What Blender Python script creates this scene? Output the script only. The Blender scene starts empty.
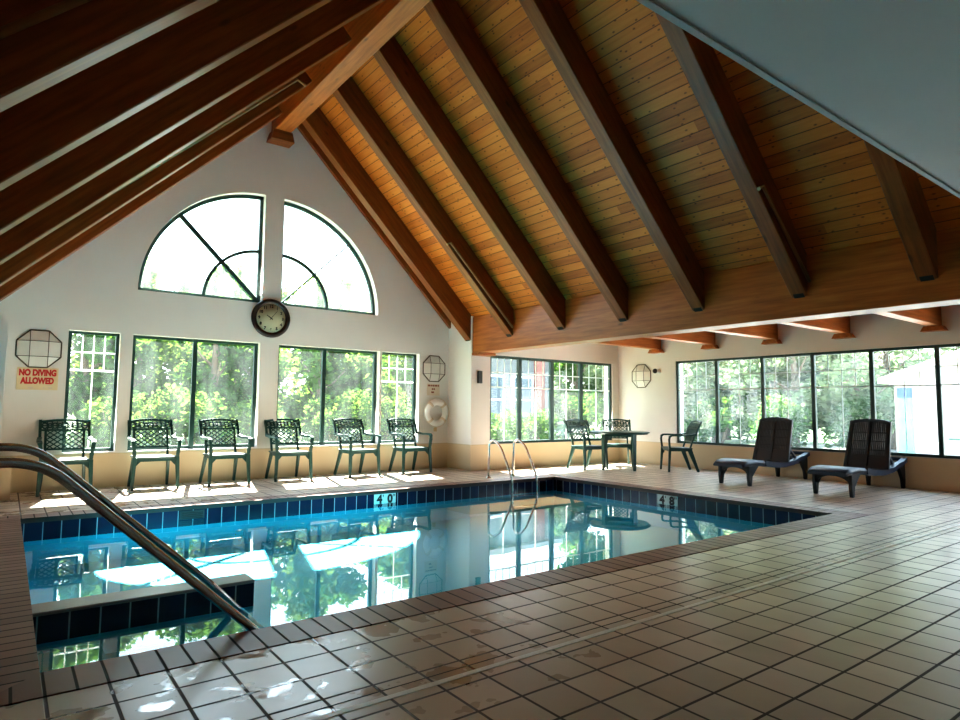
import bpy, bmesh, math, random
from math import sin, cos, pi, radians, sqrt
from mathutils import Vector, Matrix
random.seed(7)
C = bpy.context.scene.collection
SC = bpy.context.scene

# ------------------------------------------------------------------ materials
def nt(name):
    m = bpy.data.materials.new(name); m.use_nodes = True
    t = m.node_tree; t.nodes.clear()
    o = t.nodes.new('ShaderNodeOutputMaterial')
    return m, t, o
def N(t, typ, **kw):
    n = t.nodes.new(typ)
    for k, v in kw.items():
        if k in n.inputs.keys(): n.inputs[k].default_value = v
        else: setattr(n, k, v)
    return n
def L(t, a, b): t.links.new(a, b)
def rgb(c): return (c[0], c[1], c[2], 1)
def mathn(t, op, a, b=None, c=None):
    n = t.nodes.new('ShaderNodeMath'); n.operation = op
    for i, v in enumerate((a, b, c)):
        if v is None: continue
        if isinstance(v, (int, float)): n.inputs[i].default_value = v
        else: L(t, v, n.inputs[i])
    return n.outputs[0]
def mixc(t, f, a, b, mode='MIX'):
    n = t.nodes.new('ShaderNodeMix'); n.data_type = 'RGBA'; n.blend_type = mode
    for idx, v in ((0, f), (6, a), (7, b)):
        if isinstance(v, (int, float)): n.inputs[idx].default_value = v
        elif isinstance(v, tuple): n.inputs[idx].default_value = v if len(v) == 4 else rgb(v)
        else: L(t, v, n.inputs[idx])
    return n.outputs[2]
def ramp(t, f, stops):
    n = t.nodes.new('ShaderNodeValToRGB'); e = n.color_ramp.elements
    while len(e) < len(stops): e.new(0.5)
    for i, (p, c) in enumerate(stops):
        e[i].position = p; e[i].color = rgb(c) if not isinstance(c, (int, float)) else (c, c, c, 1)
    L(t, f, n.inputs[0]); return n.outputs[0]
def coords(t, scale=None, kind='Object'):
    tc = t.nodes.new('ShaderNodeTexCoord')
    if scale is None: return tc.outputs[kind]
    mp = t.nodes.new('ShaderNodeMapping'); mp.inputs['Scale'].default_value = scale
    L(t, tc.outputs[kind], mp.inputs[0]); return mp.outputs[0]
def noise(t, vec, scale, detail=3, rough=.5):
    n = N(t, 'ShaderNodeTexNoise'); n.inputs['Scale'].default_value = scale
    n.inputs['Detail'].default_value = detail; n.inputs['Roughness'].default_value = rough
    if vec is not None: L(t, vec, n.inputs['Vector'])
    return n.outputs[0]
def bsdf(t, o, col, rough=.5, metal=0, spec=.5, bump=None, bstr=.2, bdist=.01, coat=0):
    b = t.nodes.new('ShaderNodeBsdfPrincipled')
    for k, v in (('Base Color', col), ('Roughness', rough), ('Metallic', metal), ('Specular IOR Level', spec), ('Coat Weight', coat)):
        if isinstance(v, (int, float)): b.inputs[k].default_value = v
        elif isinstance(v, tuple): b.inputs[k].default_value = rgb(v)
        else: L(t, v, b.inputs[k])
    if bump is not None:
        bn = t.nodes.new('ShaderNodeBump'); bn.inputs['Strength'].default_value = bstr; bn.inputs['Distance'].default_value = bdist
        L(t, bump, bn.inputs['Height']); L(t, bn.outputs[0], b.inputs['Normal'])
    L(t, b.outputs[0], o.inputs[0]); return b
def plain(name, col, rough=.5, metal=0, spec=.5, var=.12, scale=6, bump=0):
    m, t, o = nt(name)
    n = noise(t, coords(t), scale, 4)
    c = mixc(t, n, tuple(x * (1 - var) for x in col), tuple(min(1, x * (1 + var)) for x in col))
    bsdf(t, o, c, rough, metal, spec, bump=n if bump else None, bstr=bump)
    return m
def wood(name, dark, mid, light, rough=.45, board=None, spec=.4):
    """grain runs along local x; board = board width across local x (boards run along local y)"""
    m, t, o = nt(name)
    tc = coords(t)
    sx = t.nodes.new('ShaderNodeSeparateXYZ'); L(t, tc, sx.inputs[0])
    info = t.nodes.new('ShaderNodeObjectInfo')
    if board:
        bi = mathn(t, 'DIVIDE', sx.outputs[0], board)
        fl = mathn(t, 'FLOOR', bi); fr = mathn(t, 'FRACT', bi)
        # butt joints along the board
        wn0 = N(t, 'ShaderNodeTexWhiteNoise', noise_dimensions='1D'); L(t, fl, wn0.inputs['W'])
        yo = mathn(t, 'ADD', mathn(t, 'DIVIDE', sx.outputs[1], 3.1), mathn(t, 'MULTIPLY', wn0.outputs[0], 7.0))
        yi = mathn(t, 'FLOOR', yo)
        cmb = t.nodes.new('ShaderNodeCombineXYZ'); L(t, fl, cmb.inputs[0]); L(t, yi, cmb.inputs[1])
        wn = N(t, 'ShaderNodeTexWhiteNoise', noise_dimensions='2D'); L(t, cmb.outputs[0], wn.inputs['Vector'])
        rnd = wn.outputs[0]
        v = t.nodes.new('ShaderNodeCombineXYZ')
        L(t, mathn(t, 'MULTIPLY', sx.outputs[0], 14.0), v.inputs[0])
        L(t, mathn(t, 'ADD', sx.outputs[1], mathn(t, 'MULTIPLY', rnd, 30.0)), v.inputs[1])
        L(t, mathn(t, 'MULTIPLY', rnd, 9.0), v.inputs[2])
        g = noise(t, v.outputs[0], 2.2, 5, .6)
        kv = t.nodes.new('ShaderNodeCombineXYZ')
        L(t, mathn(t, 'ADD', mathn(t, 'MULTIPLY', sx.outputs[0], 7.5), mathn(t, 'MULTIPLY', rnd, 5.0)), kv.inputs[0])
        L(t, mathn(t, 'MULTIPLY', sx.outputs[1], 4.2), kv.inputs[1])
        vo = N(t, 'ShaderNodeTexVoronoi', voronoi_dimensions='2D'); vo.inputs['Scale'].default_value = 1.0; vo.inputs['Randomness'].default_value = 1
        L(t, kv.outputs[0], vo.inputs['Vector'])
        knot = ramp(t, vo.outputs['Distance'], [(0.035, 1.0), (0.085, 0.0)])
        base = ramp(t, mathn(t, 'ADD', mathn(t, 'ADD', mathn(t, 'MULTIPLY', rnd, .40), .07), mathn(t, 'MULTIPLY', g, .5)), [(.2, dark), (.5, mid), (.85, light)])
        base = mixc(t, mathn(t, 'MULTIPLY', knot, .75), base, tuple(x * .25 for x in dark))
        gr = ramp(t, fr, [(0.0, 1.0), (0.035, 1.0), (0.09, 0.0), (1.0, 0.0)])
        base = mixc(t, mathn(t, 'MULTIPLY', gr, .88), base, tuple(x * .12 for x in dark))
        hb = mathn(t, 'SUBTRACT', 1.0, gr)
        bsdf(t, o, base, rough, 0, spec, bump=hb, bstr=.5, bdist=.01)
    else:
        v = t.nodes.new('ShaderNodeCombineXYZ')
        L(t, mathn(t, 'ADD', sx.outputs[0], mathn(t, 'MULTIPLY', info.outputs['Random'], 20.0)), v.inputs[0])
        L(t, mathn(t, 'MULTIPLY', sx.outputs[1], 13.0), v.inputs[1]); L(t, mathn(t, 'MULTIPLY', sx.outputs[2], 13.0), v.inputs[2])
        g = noise(t, v.outputs[0], 1.6, 6, .6)
        kn = N(t, 'ShaderNodeTexVoronoi'); kn.inputs['Scale'].default_value = 1.3
        v2 = t.nodes.new('ShaderNodeCombineXYZ')
        L(t, mathn(t, 'ADD', mathn(t, 'MULTIPLY', sx.outputs[0], 1.5), mathn(t, 'MULTIPLY', info.outputs['Random'], 9.0)), v2.inputs[0])
        L(t, mathn(t, 'MULTIPLY', sx.outputs[1], 4.0), v2.inputs[1]); L(t, mathn(t, 'MULTIPLY', sx.outputs[2], 4.0), v2.inputs[2])
        L(t, v2.outputs[0], kn.inputs['Vector'])
        knot = ramp(t, kn.outputs['Distance'], [(0.06, 1.0), (0.13, 0.0)])
        base = ramp(t, g, [(.25, dark), (.5, mid), (.78, light)])
        base = mixc(t, mathn(t, 'MULTIPLY', knot, .6), base, tuple(x * .3 for x in dark))
        bsdf(t, o, base, rough, 0, spec, bump=g, bstr=.08)
    return m
def grid_mat(name, px, py, axes, ox, oy, grout, tile_stops, grout_col, rough=.3, gw=.006, spec=.5, stain=None, bump=.4, vary=.5):
    """tiles from object coordinates; axes = which two object axes the pattern uses"""
    m, t, o = nt(name)
    tc = coords(t)
    sx = t.nodes.new('ShaderNodeSeparateXYZ'); L(t, tc, sx.inputs[0])
    def cell(ax, p, off):
        q = mathn(t, 'DIVIDE', mathn(t, 'SUBTRACT', sx.outputs[ax], off), p)
        fr = mathn(t, 'FRACT', q)
        e = mathn(t, 'MINIMUM', fr, mathn(t, 'SUBTRACT', 1.0, fr))
        return mathn(t, 'FLOOR', q), mathn(t, 'MULTIPLY', e, p)
    ids, es = [], []
    for ax, p, off in ((axes[0], px, ox), (axes[1], py, oy)):
        if p is None: continue
        i, e = cell(ax, p, off); ids.append(i); es.append(e)
    e = es[0] if len(es) == 1 else mathn(t, 'MINIMUM', es[0], es[1])
    g = ramp(t, mathn(t, 'MULTIPLY', e, 100.0), [(gw * 50 , 1.0), (gw * 50 + .25, 0.0)])
    cmb = t.nodes.new('ShaderNodeCombineXYZ')
    for k, i in enumerate(ids): L(t, i, cmb.inputs[k])
    wn = N(t, 'ShaderNodeTexWhiteNoise', noise_dimensions='3D'); L(t, cmb.outputs[0], wn.inputs['Vector'])
    big = noise(t, tc, 1.3, 4, .6)
    f = mathn(t, 'ADD', mathn(t, 'MULTIPLY', wn.outputs[0], vary), mathn(t, 'MULTIPLY', big, 1 - vary))
    col = ramp(t, f, tile_stops)
    if stain:
        s = noise(t, tc, 1.6, 3, .5)
        col = mixc(t, ramp(t, s, [(.52, 0.0), (.85, .45)]), col, stain)
    col = mixc(t, g, col, grout_col)
    rn = noise(t, tc, 3.5, 5, .65)
    r = mathn(t, 'ADD', mathn(t, 'MULTIPLY', rn, .06), rough - .03)
    r = mathn(t, 'ADD', r, mathn(t, 'MULTIPLY', g, .4))
    if stain:   # shallow puddles on the tiles beside the entry steps
        pm_ = ramp(t, noise(t, tc, 4.2, 3, .55), [(.56, 0.0), (.60, 1.0)])
        px_ = ramp(t, mathn(t, 'ADD', mathn(t, 'MULTIPLY', mathn(t, 'SUBTRACT', 2.3, sx.outputs[0]), .6), 0.0), [(.0, 0.0), (.4, 1.0)])
        py_ = ramp(t, mathn(t, 'SUBTRACT', sx.outputs[1], 1.9), [(.0, 0.0), (.25, 1.0)])
        pm_ = mathn(t, 'MULTIPLY', mathn(t, 'MULTIPLY', pm_, px_), py_)
        r = mathn(t, 'MULTIPLY', r, mathn(t, 'SUBTRACT', 1.0, mathn(t, 'MULTIPLY', pm_, .75)))
    fine = noise(t, tc, 25, 2)
    h = mathn(t, 'ADD', mathn(t, 'SUBTRACT', 1.0, g), mathn(t, 'MULTIPLY', fine, .12))
    bsdf(t, o, col, r, 0, spec, bump=h, bstr=bump, bdist=.004)
    return m

M = {}
def wall_material():
    m, t, o = nt('wall_paint_over_tan_wainscot')
    tc = coords(t)
    sx = t.nodes.new('ShaderNodeSeparateXYZ'); L(t, tc, sx.inputs[0])
    n = noise(t, tc, 2.0, 4)
    up = mixc(t, n, (.74, .72, .68), (.82, .80, .76))
    lo = mixc(t, n, (.62, .50, .33), (.70, .58, .40))
    foot_dark = ramp(t, sx.outputs[2], [(0.0, .35), (.09, 0.0)])  # tan wainscot gets darker towards the floor
    lo = mixc(t, foot_dark, lo, (.36, .26, .15))
    k = mathn(t, 'GREATER_THAN', sx.outputs[2], .462)
    ledge = mathn(t, 'MULTIPLY', mathn(t, 'GREATER_THAN', sx.outputs[2], .455), mathn(t, 'LESS_THAN', sx.outputs[2], .47))
    c = mixc(t, k, lo, up)
    c = mixc(t, mathn(t, 'MULTIPLY', ledge, .3), c, (.3, .24, .16))
    bsdf(t, o, c, .7, 0, .25, bump=noise(t, tc, 90, 2), bstr=.06, bdist=.003)
    return m
M['wall'] = wall_material()
M['white'] = plain('white_trim_paint', (.86, .86, .84), .5)
M['soffit'] = plain('blue_grey_soffit_paint', (.66, .74, .78), .6, scale=3, var=.06)
M['soffit_edge'] = plain('soffit_edge_paint', (.50, .58, .62), .55, scale=3, var=.06)
M['rafter'] = wood('stained_rafter_wood', (.12, .032, .006), (.22, .064, .012), (.32, .105, .022), rough=.42, spec=.4)
M['beam'] = wood('stained_beam_wood', (.22, .058, .010), (.40, .115, .020), (.54, .18, .038), rough=.4, spec=.45)
M['deck'] = wood('pine_board_ceiling', (.35, .085, .010), (.60, .175, .022), (.74, .26, .045), rough=.5, board=.125, spec=.3)
M['deck_flat'] = wood('pine_board_aisle_ceiling', (.26, .085, .018), (.42, .15, .035), (.5, .2, .05), rough=.5, board=.14, spec=.3)
M['tile'] = grid_mat('beige_deck_tile', .2135, .2135, (0, 1), .607, 3.0, None,
                     [(.2, (.46, .37, .285)), (.5, (.565, .465, .37)), (.8, (.65, .55, .45))], (.055, .036, .028), rough=.29, spec=.85, gw=.0105, stain=(.26, .19, .12), vary=.45)
M['cope_x'] = grid_mat('coping_brick_short_edge_runs', .1068, None, (0, 1), .607, 0, None,
                     [(.2, (.17, .070, .052)), (.5, (.24, .108, .080)), (.8, (.31, .155, .118))], (.03, .018, .014), rough=.36, spec=.35, gw=.009, vary=.6)
M['cope_y'] = grid_mat('coping_brick_side_runs', None, .1068, (0, 1), 0, 3.0, None,
                     [(.2, (.17, .070, .052)), (.5, (.24, .108, .080)), (.8, (.31, .155, .118))], (.03, .018, .014), rough=.36, spec=.35, gw=.009, vary=.6)
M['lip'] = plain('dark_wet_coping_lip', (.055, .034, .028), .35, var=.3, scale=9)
tst = [(.2, (.006, .011, .032)), (.5, (.010, .018, .052)), (.8, (.015, .027, .075))]
M['band_x'] = grid_mat('navy_waterline_tile_x', .155, None, (0, 2), .05, 0, None, tst, (.30, .42, .50), rough=.18, gw=.006, vary=.7)
M['band_y'] = grid_mat('navy_waterline_tile_y', None, .155, (0, 1), 0, .05, None, tst, (.30, .42, .50), rough=.18, gw=.006, vary=.7)
def plaster():
    m, t, o = nt('pool_plaster')
    tc = coords(t)
    c = mixc(t, noise(t, tc, 1.5, 4), (.03, .45, .62), (.055, .55, .73))
    bsdf(t, o, c, .6, 0, .2); return m
M['plaster'] = plaster()
def schlick(t, f0, normal=None):
    g = t.nodes.new('ShaderNodeNewGeometry')
    d = t.nodes.new('ShaderNodeVectorMath'); d.operation = 'DOT_PRODUCT'
    L(t, g.outputs['Incoming'], d.inputs[0]); L(t, normal if normal is not None else g.outputs['Normal'], d.inputs[1])
    c = mathn(t, 'SUBTRACT', 1.0, mathn(t, 'ABSOLUTE', d.outputs['Value']))
    return mathn(t, 'ADD', f0, mathn(t, 'MULTIPLY', mathn(t, 'POWER', c, 5.0), 1 - f0))
def water():
    m, t, o = nt('clear_pool_water')
    tc = coords(t)
    h = noise(t, tc, 1.1, 2, .4)
    bn = N(t, 'ShaderNodeBump'); bn.inputs['Strength'].default_value = .035; bn.inputs['Distance'].default_value = .05
    L(t, h, bn.inputs['Height'])
    fr = schlick(t, .025, bn.outputs[0])
    gl = N(t, 'ShaderNodeBsdfGlossy'); gl.inputs['Roughness'].default_value = 0.0; L(t, bn.outputs[0], gl.inputs['Normal'])
    gl.inputs['Color'].default_value = (.92, 1, 1, 1)
    tr = N(t, 'ShaderNodeBsdfTransparent'); tr.inputs['Color'].default_value = (.80, .97, 1.0, 1)
    mx = N(t, 'ShaderNodeMixShader')
    L(t, fr, mx.inputs[0]); L(t, tr.outputs[0], mx.inputs[1]); L(t, gl.outputs[0], mx.inputs[2])
    L(t, mx.outputs[0], o.inputs[0]); return m
M['water'] = water()
def glass(name, haze=.007, tint=(.885, .905, .895)):
    m, t, o = nt(name)
    tc = coords(t)
    tr = N(t, 'ShaderNodeBsdfTransparent'); tr.inputs['Color'].default_value = rgb(tint)
    gl = N(t, 'ShaderNodeBsdfGlossy'); gl.inputs['Roughness'].default_value = 0.02
    fr = schlick(t, .03)
    mx = N(t, 'ShaderNodeMixShader'); L(t, fr, mx.inputs[0]); L(t, tr.outputs[0], mx.inputs[1]); L(t, gl.outputs[0], mx.inputs[2])
    tl = N(t, 'ShaderNodeBsdfTranslucent'); tl.inputs['Color'].default_value = (.80, .92, .90, 1)
    st = t.nodes.new('ShaderNodeMapping'); st.inputs['Scale'].default_value = (2.2, 2.2, .55); L(t, tc, st.inputs[0])
    hz = ramp(t, noise(t, st.outputs[0], 1.7, 5, .6), [(.36, haze * .35), (.72, haze * 2.1)])
    m2 = N(t, 'ShaderNodeMixShader'); L(t, hz, m2.inputs[0]); L(t, mx.outputs[0], m2.inputs[1]); L(t, tl.outputs[0], m2.inputs[2])
    L(t, m2.outputs[0], o.inputs[0]); return m
M['glass'] = glass('hazy_window_glass')
M['glass_arch'] = glass('fogged_arch_window_glass', .030)
M['glass_side'] = glass('misty_side_window_glass', .024)
M['frame'] = plain('dark_green_window_frame', (.020, .055, .048), .4)
def vinyl():
    m, t, o = nt('white_window_grid')
    c = mixc(t, noise(t, coords(t), 8), (.84, .87, .86), (.92, .94, .93))
    d = N(t, 'ShaderNodeBsdfDiffuse'); L(t, c, d.inputs[0]); tl = N(t, 'ShaderNodeBsdfTranslucent'); L(t, c, tl.inputs[0])
    mx = N(t, 'ShaderNodeMixShader'); mx.inputs[0].default_value = .45
    L(t, d.outputs[0], mx.inputs[1]); L(t, tl.outputs[0], mx.inputs[2]); L(t, mx.outputs[0], o.inputs[0]); return m
M['muntin'] = vinyl()
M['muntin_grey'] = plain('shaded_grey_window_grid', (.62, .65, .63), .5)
M['chair'] = plain('dark_green_resin', (.012, .058, .052), .38, spec=.5)
M['table'] = plain('green_resin_table', (.018, .075, .066), .32, spec=.5)
M['lounger'] = plain('black_resin_weave', (.004, .005, .007), .5, scale=40, var=.4, bump=.3)
M['lounger_seat'] = plain('black_seat_blue_sheen', (.010, .020, .046), .42, scale=60, var=.35, bump=.25)  # bluish window sheen on the black seat is put into the base colour
M['steel'] = plain('brushed_stainless_steel', (.70, .69, .67), .26, 1.0, var=.05)
M['rail'] = plain('dark_steel_handrail', (.50, .50, .52), .24, 1.0, var=.06)
M['black'] = plain('black_plastic', (.012, .012, .012), .4)
M['clock_rim'] = plain('dark_bronze_clock_rim', (.022, .014, .012), .35)
M['clock_face'] = plain('aged_ivory_clock_face', (.50, .50, .33), .6, var=.1)
M['sign'] = plain('cream_yellow_sign', (.78, .66, .42), .5, var=.06)
M['sign_white'] = plain('off_white_sign', (.72, .62, .49), .5, var=.06)
M['red'] = plain('red_lettering', (.62, .035, .035), .5)
M['brown_ink'] = plain('faded_brown_red_ink', (.30, .10, .07), .5)
M['ink'] = plain('black_ink', (.01, .01, .012), .5)
M['marker'] = plain('pale_depth_marker_tile', (.62, .76, .74), .25, var=.06)
M['ring'] = plain('white_life_ring', (.86, .85, .82), .5, var=.05)
M['tan'] = plain('tan_plastic', (.58, .45, .26), .5)
M['lead'] = plain('dark_lead_came', (.12, .095, .075), .5, .4)
def frosted():
    m, t, o = nt('frosted_lamp_glass')
    b = bsdf(t, o, mixc(t, noise(t, coords(t), 9, 3), (.70, .68, .62), (.82, .80, .75)), .35); return m
M['frost'] = frosted()
M['grate'] = plain('dark_skimmer_grate', (.02, .03, .035), .5)
M['drain'] = plain('pale_drain_strip', (.86, .84, .78), .4, var=.2, scale=14)
M['pipe'] = plain('brown_painted_pipe', (.34, .20, .09), .35, .3)
M['plate'] = plain('dark_metal_plate', (.03, .03, .03), .45, .7)
M['stone'] = plain('grey_wet_stone_cap', (.30, .30, .31), .3, var=.18, scale=12)
# outside
def leaf(name, a, b, tr):
    m, t, o = nt(name)
    info = t.nodes.new('ShaderNodeObjectInfo')
    n = noise(t, coords(t), 1.1, 2)
    wn = N(t, 'ShaderNodeTexWhiteNoise', noise_dimensions='3D'); L(t, coords(t, (6, 6, 6)), wn.inputs['Vector'])
    f = mathn(t, 'ADD', mathn(t, 'MULTIPLY', n, .75), mathn(t, 'MULTIPLY', info.outputs['Random'], .3))
    c = mixc(t, f, a, b)
    d = N(t, 'ShaderNodeBsdfDiffuse'); L(t, c, d.inputs[0])
    tl = N(t, 'ShaderNodeBsdfTranslucent'); L(t, mixc(t, .5, c, tr), tl.inputs[0])
    mx = N(t, 'ShaderNodeMixShader'); mx.inputs[0].default_value = .5
    L(t, d.outputs[0], mx.inputs[1]); L(t, tl.outputs[0], mx.inputs[2]); L(t, mx.outputs[0], o.inputs[0]); return m
M['leaf'] = leaf('broad_green_leaves', (.012, .050, .014), (.055, .135, .030), (.14, .25, .03))
M['leaf2'] = leaf('yellow_green_leaves', (.020, .066, .018), (.072, .145, .032), (.18, .25, .04))
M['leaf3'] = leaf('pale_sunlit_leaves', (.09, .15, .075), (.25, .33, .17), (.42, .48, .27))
M['bark'] = plain('grey_brown_bark', (.12, .085, .06), .85, scale=14, var=.4, bump=.5)
M['grass'] = plain('summer_lawn', (.07, .12, .04), .9, scale=3, var=.5)
M['pave'] = plain('sunlit_concrete', (.42, .41, .39), .8, var=.08)
def siding(name, col, p=.13):
    m, t, o = nt(name)
    sx = t.nodes.new('ShaderNodeSeparateXYZ'); L(t, coords(t), sx.inputs[0])
    fr = mathn(t, 'FRACT', mathn(t, 'DIVIDE', sx.outputs[2], p))
    g = ramp(t, fr, [(0, 1.0), (.12, .5), (.22, 0.0)])
    bsdf(t, o, mixc(t, mathn(t, 'MULTIPLY', g, .55), col, tuple(x * .45 for x in col)), .6, bump=fr, bstr=.4); return m
M['siding'] = siding('white_lap_siding', (.25, .245, .23))
M['siding_grey'] = siding('pale_grey_lap_siding', (.13, .145, .15))
def brickm():
    m, t, o = nt('red_brick')
    b = N(t, 'ShaderNodeTexBrick'); b.inputs['Scale'].default_value = 5
    b.inputs['Color1'].default_value = (.26, .07, .05, 1); b.inputs['Color2'].default_value = (.20, .055, .04, 1); b.inputs['Mortar'].default_value = (.3, .25, .22, 1)
    mp = N(t, 'ShaderNodeMapping'); mp.inputs['Rotation'].default_value = (pi / 2, 0, 0); L(t, coords(t), mp.inputs[0]); L(t, mp.outputs[0], b.inputs['Vector'])
    bsdf(t, o, b.outputs[0], .8); return m
M['brick'] = brickm()
M['roofing'] = plain('grey_shingle_roofing', (.30, .29, .28), .8, scale=9, var=.3)
M['roof_white'] = plain('white_roof_edge', (.85, .85, .84), .6)
M['dark_glass'] = plain('dark_far_window', (.07, .10, .13), .15)
M['teal'] = plain('pale_teal_panel', (.09, .24, .22), .5)
M['blue'] = plain('bright_blue_panel', (.015, .06, .22), .5)
M['car'] = plain('blue_car_paint', (.10, .38, .55), .2)

# ------------------------------------------------------------------ mesh building
class MB:
    def __init__(s): s.bm = bmesh.new(); s.mi = 0
    def face(s, pts, mi=None):
        vs = [s.bm.verts.new(p) for p in pts]
        f = s.bm.faces.new(vs); f.material_index = s.mi if mi is None else mi; return f
    def box(s, lo, hi, M_=None, mi=None):
        x0, y0, z0 = lo; x1, y1, z1 = hi
        c = [(x0, y0, z0), (x1, y0, z0), (x1, y1, z0), (x0, y1, z0), (x0, y0, z1), (x1, y0, z1), (x1, y1, z1), (x0, y1, z1)]
        s.hexa(c, M_, mi); return s
    def hexa(s, c, M_=None, mi=None):
        c = [Vector(p) for p in c]
        if M_ is not None: c = [M_ @ p for p in c]
        v = [s.bm.verts.new(p) for p in c]
        for q in ((3, 2, 1, 0), (4, 5, 6, 7), (0, 1, 5, 4), (1, 2, 6, 5), (2, 3, 7, 6), (3, 0, 4, 7)):
            f = s.bm.faces.new([v[i] for i in q]); f.material_index = s.mi if mi is None else mi
        return s
    def bar(s, a, b, w, d, up=(0, 0, 1), w2=None, d2=None, mi=None):
        """rectangular bar from a to b; w across 'side', d along 'up'"""
        a = Vector(a); b = Vector(b); z = (b - a).normalized(); u = Vector(up)
        x = u.cross(z)
        if x.length < 1e-5: x = Vector((1, 0, 0)).cross(z)
        x.normalize(); y = z.cross(x)
        w2 = w if w2 is None else w2; d2 = d if d2 is None else d2
        c = []
        for p, ww, dd in ((a, w, d), (b, w2, d2)):
            for sx_, sy in ((-1, -1), (1, -1), (1, 1), (-1, 1)): c.append(p + x * (sx_ * ww / 2) + y * (sy * dd / 2))
        return s.hexa(c, None, mi)
    def tube(s, pts, r, n=10, cap=True, mi=None, closed=False):
        pts = [Vector(p) for p in pts]; k = len(pts)
        rs = r if isinstance(r, (list, tuple)) else [r] * k
        rings = []; prev = None
        for i, p in enumerate(pts):
            if closed: d = pts[(i + 1) % k] - pts[i - 1]
            else: d = pts[min(i + 1, k - 1)] - pts[max(i - 1, 0)]
            d.normalize()
            if prev is None:
                x = d.cross(Vector((0, 0, 1)))
                if x.length < .05: x = d.cross(Vector((0, 1, 0)))
            else: x = prev - d * prev.dot(d)
            x.normalize(); prev = x; y = d.cross(x)
            rings.append([s.bm.verts.new(p + (x * cos(2 * pi * j / n) + y * sin(2 * pi * j / n)) * rs[i]) for j in range(n)])
        m_ = s.mi if mi is None else mi
        for i in range(k if closed else k - 1):
            a, b = rings[i], rings[(i + 1) % k]
            for j in range(n):
                f = s.bm.faces.new([a[j], a[(j + 1) % n], b[(j + 1) % n], b[j]]); f.smooth = True; f.material_index = m_
        if cap and not closed:
            for rg, rev in ((rings[0], True), (rings[-1], False)):
                f = s.bm.faces.new(list(reversed(rg)) if not rev else rg); f.material_index = m_
        return s
    def lathe(s, prof, n=32, M_=None, mi=None):
        rings = []
        for r, z in prof:
            ring = []
            for j in range(n):
                p = Vector((r * cos(2 * pi * j / n), r * sin(2 * pi * j / n), z))
                ring.append(s.bm.verts.new(M_ @ p if M_ is not None else p))
            rings.append(ring)
        m_ = s.mi if mi is None else mi
        for a, b in zip(rings, rings[1:]):
            for j in range(n):
                f = s.bm.faces.new([a[j], a[(j + 1) % n], b[(j + 1) % n], b[j]]); f.smooth = True; f.material_index = m_
        for rg in (rings[0], rings[-1]):
            f = s.bm.faces.new(rg); f.material_index = m_
        return s
    def prism(s, poly, fn, t0, t1, mi=None):
        """polygon poly (u,v) swept from t0 to t1; fn(u,v,t) gives the point"""
        a = [s.bm.verts.new(fn(u, v, t0)) for u, v in poly]; b = [s.bm.verts.new(fn(u, v, t1)) for u, v in poly]
        k = len(poly); m_ = s.mi if mi is None else mi
        fs = [s.bm.faces.new(a), s.bm.faces.new(list(reversed(b)))]
        for i in range(k): fs.append(s.bm.faces.new([a[i], b[i], b[(i + 1) % k], a[(i + 1) % k]]))
        for f in fs: f.material_index = m_
        return s
    def mesh(s, name, mats, bevel=0, seg=2):
        bmesh.ops.recalc_face_normals(s.bm, faces=s.bm.faces)
        if bevel:
            es = [e for e in s.bm.edges if len(e.link_faces) == 2 and e.calc_face_angle(0) > .5]
            bmesh.ops.bevel(s.bm, geom=es, offset=bevel, segments=seg, affect='EDGES', profile=.5, clamp_overlap=True)
        me = bpy.data.meshes.new(name); s.bm.to_mesh(me); s.bm.free()
        for m_ in (mats if isinstance(mats, (list, tuple)) else [mats]): me.materials.append(m_)
        return me
def link(name, me, parent=None, loc=None, rot=None):
    o = bpy.data.objects.new(name, me); C.objects.link(o)
    if parent is not None: o.parent = parent
    if loc is not None: o.location = loc
    if rot is not None: o.rotation_euler = rot
    return o
def obj(name, mb, mats, parent=None, bevel=0, loc=None, rot=None, seg=2):
    return link(name, mb.mesh(name, mats, bevel, seg), parent, loc, rot)
def tag(o, label, cat, group=None, kind=None):
    o['label'] = label; o['category'] = cat
    if group: o['group'] = group
    if kind: o['kind'] = kind
    return o
def thing(name, label, cat, loc=(0, 0, 0), rotz=0, group=None, kind=None):
    o = bpy.data.objects.new(name, None); C.objects.link(o); o.empty_display_size = .1
    o.location = loc; o.rotation_euler = (0, 0, rotz)
    return tag(o, label, cat, group, kind)
def dup(root, loc=None, rotz=None, label=None, group=None, scale=None):
    r = root.copy(); C.objects.link(r)
    if loc is not None: r.location = loc
    if rotz is not None: r.rotation_euler = (0, 0, rotz)
    if scale is not None: r.scale = scale
    if label: r['label'] = label
    if group: r['group'] = group
    for ch in list(root.children):
        c = ch.copy(); C.objects.link(c); c.parent = r
        for g in list(ch.children):
            d = g.copy(); C.objects.link(d); d.parent = c
    return r
def struct(name, mb, mats, label, cat, bevel=0, loc=None, rot=None):
    return tag(obj(name, mb, mats, None, bevel, loc, rot), label, cat, None, 'structure')
def curve_mesh(name, outer, holes, thick, mats):
    cu = bpy.data.curves.new(name, 'CURVE'); cu.dimensions = '2D'; cu.fill_mode = 'BOTH'; cu.extrude = thick / 2
    for poly in [outer] + holes:
        sp = cu.splines.new('POLY'); sp.points.add(len(poly) - 1); sp.use_cyclic_u = True
        for i, (x, y) in enumerate(poly): sp.points[i].co = (x, y, 0, 1)
    o = bpy.data.objects.new(name, cu); C.objects.link(o)
    dg = bpy.context.evaluated_depsgraph_get(); dg.update()
    me = bpy.data.meshes.new_from_object(o.evaluated_get(dg))
    bpy.data.objects.remove(o); bpy.data.curves.remove(cu)
    me.materials.clear()
    for m_ in mats: me.materials.append(m_)
    me.name = name
    return me
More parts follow.
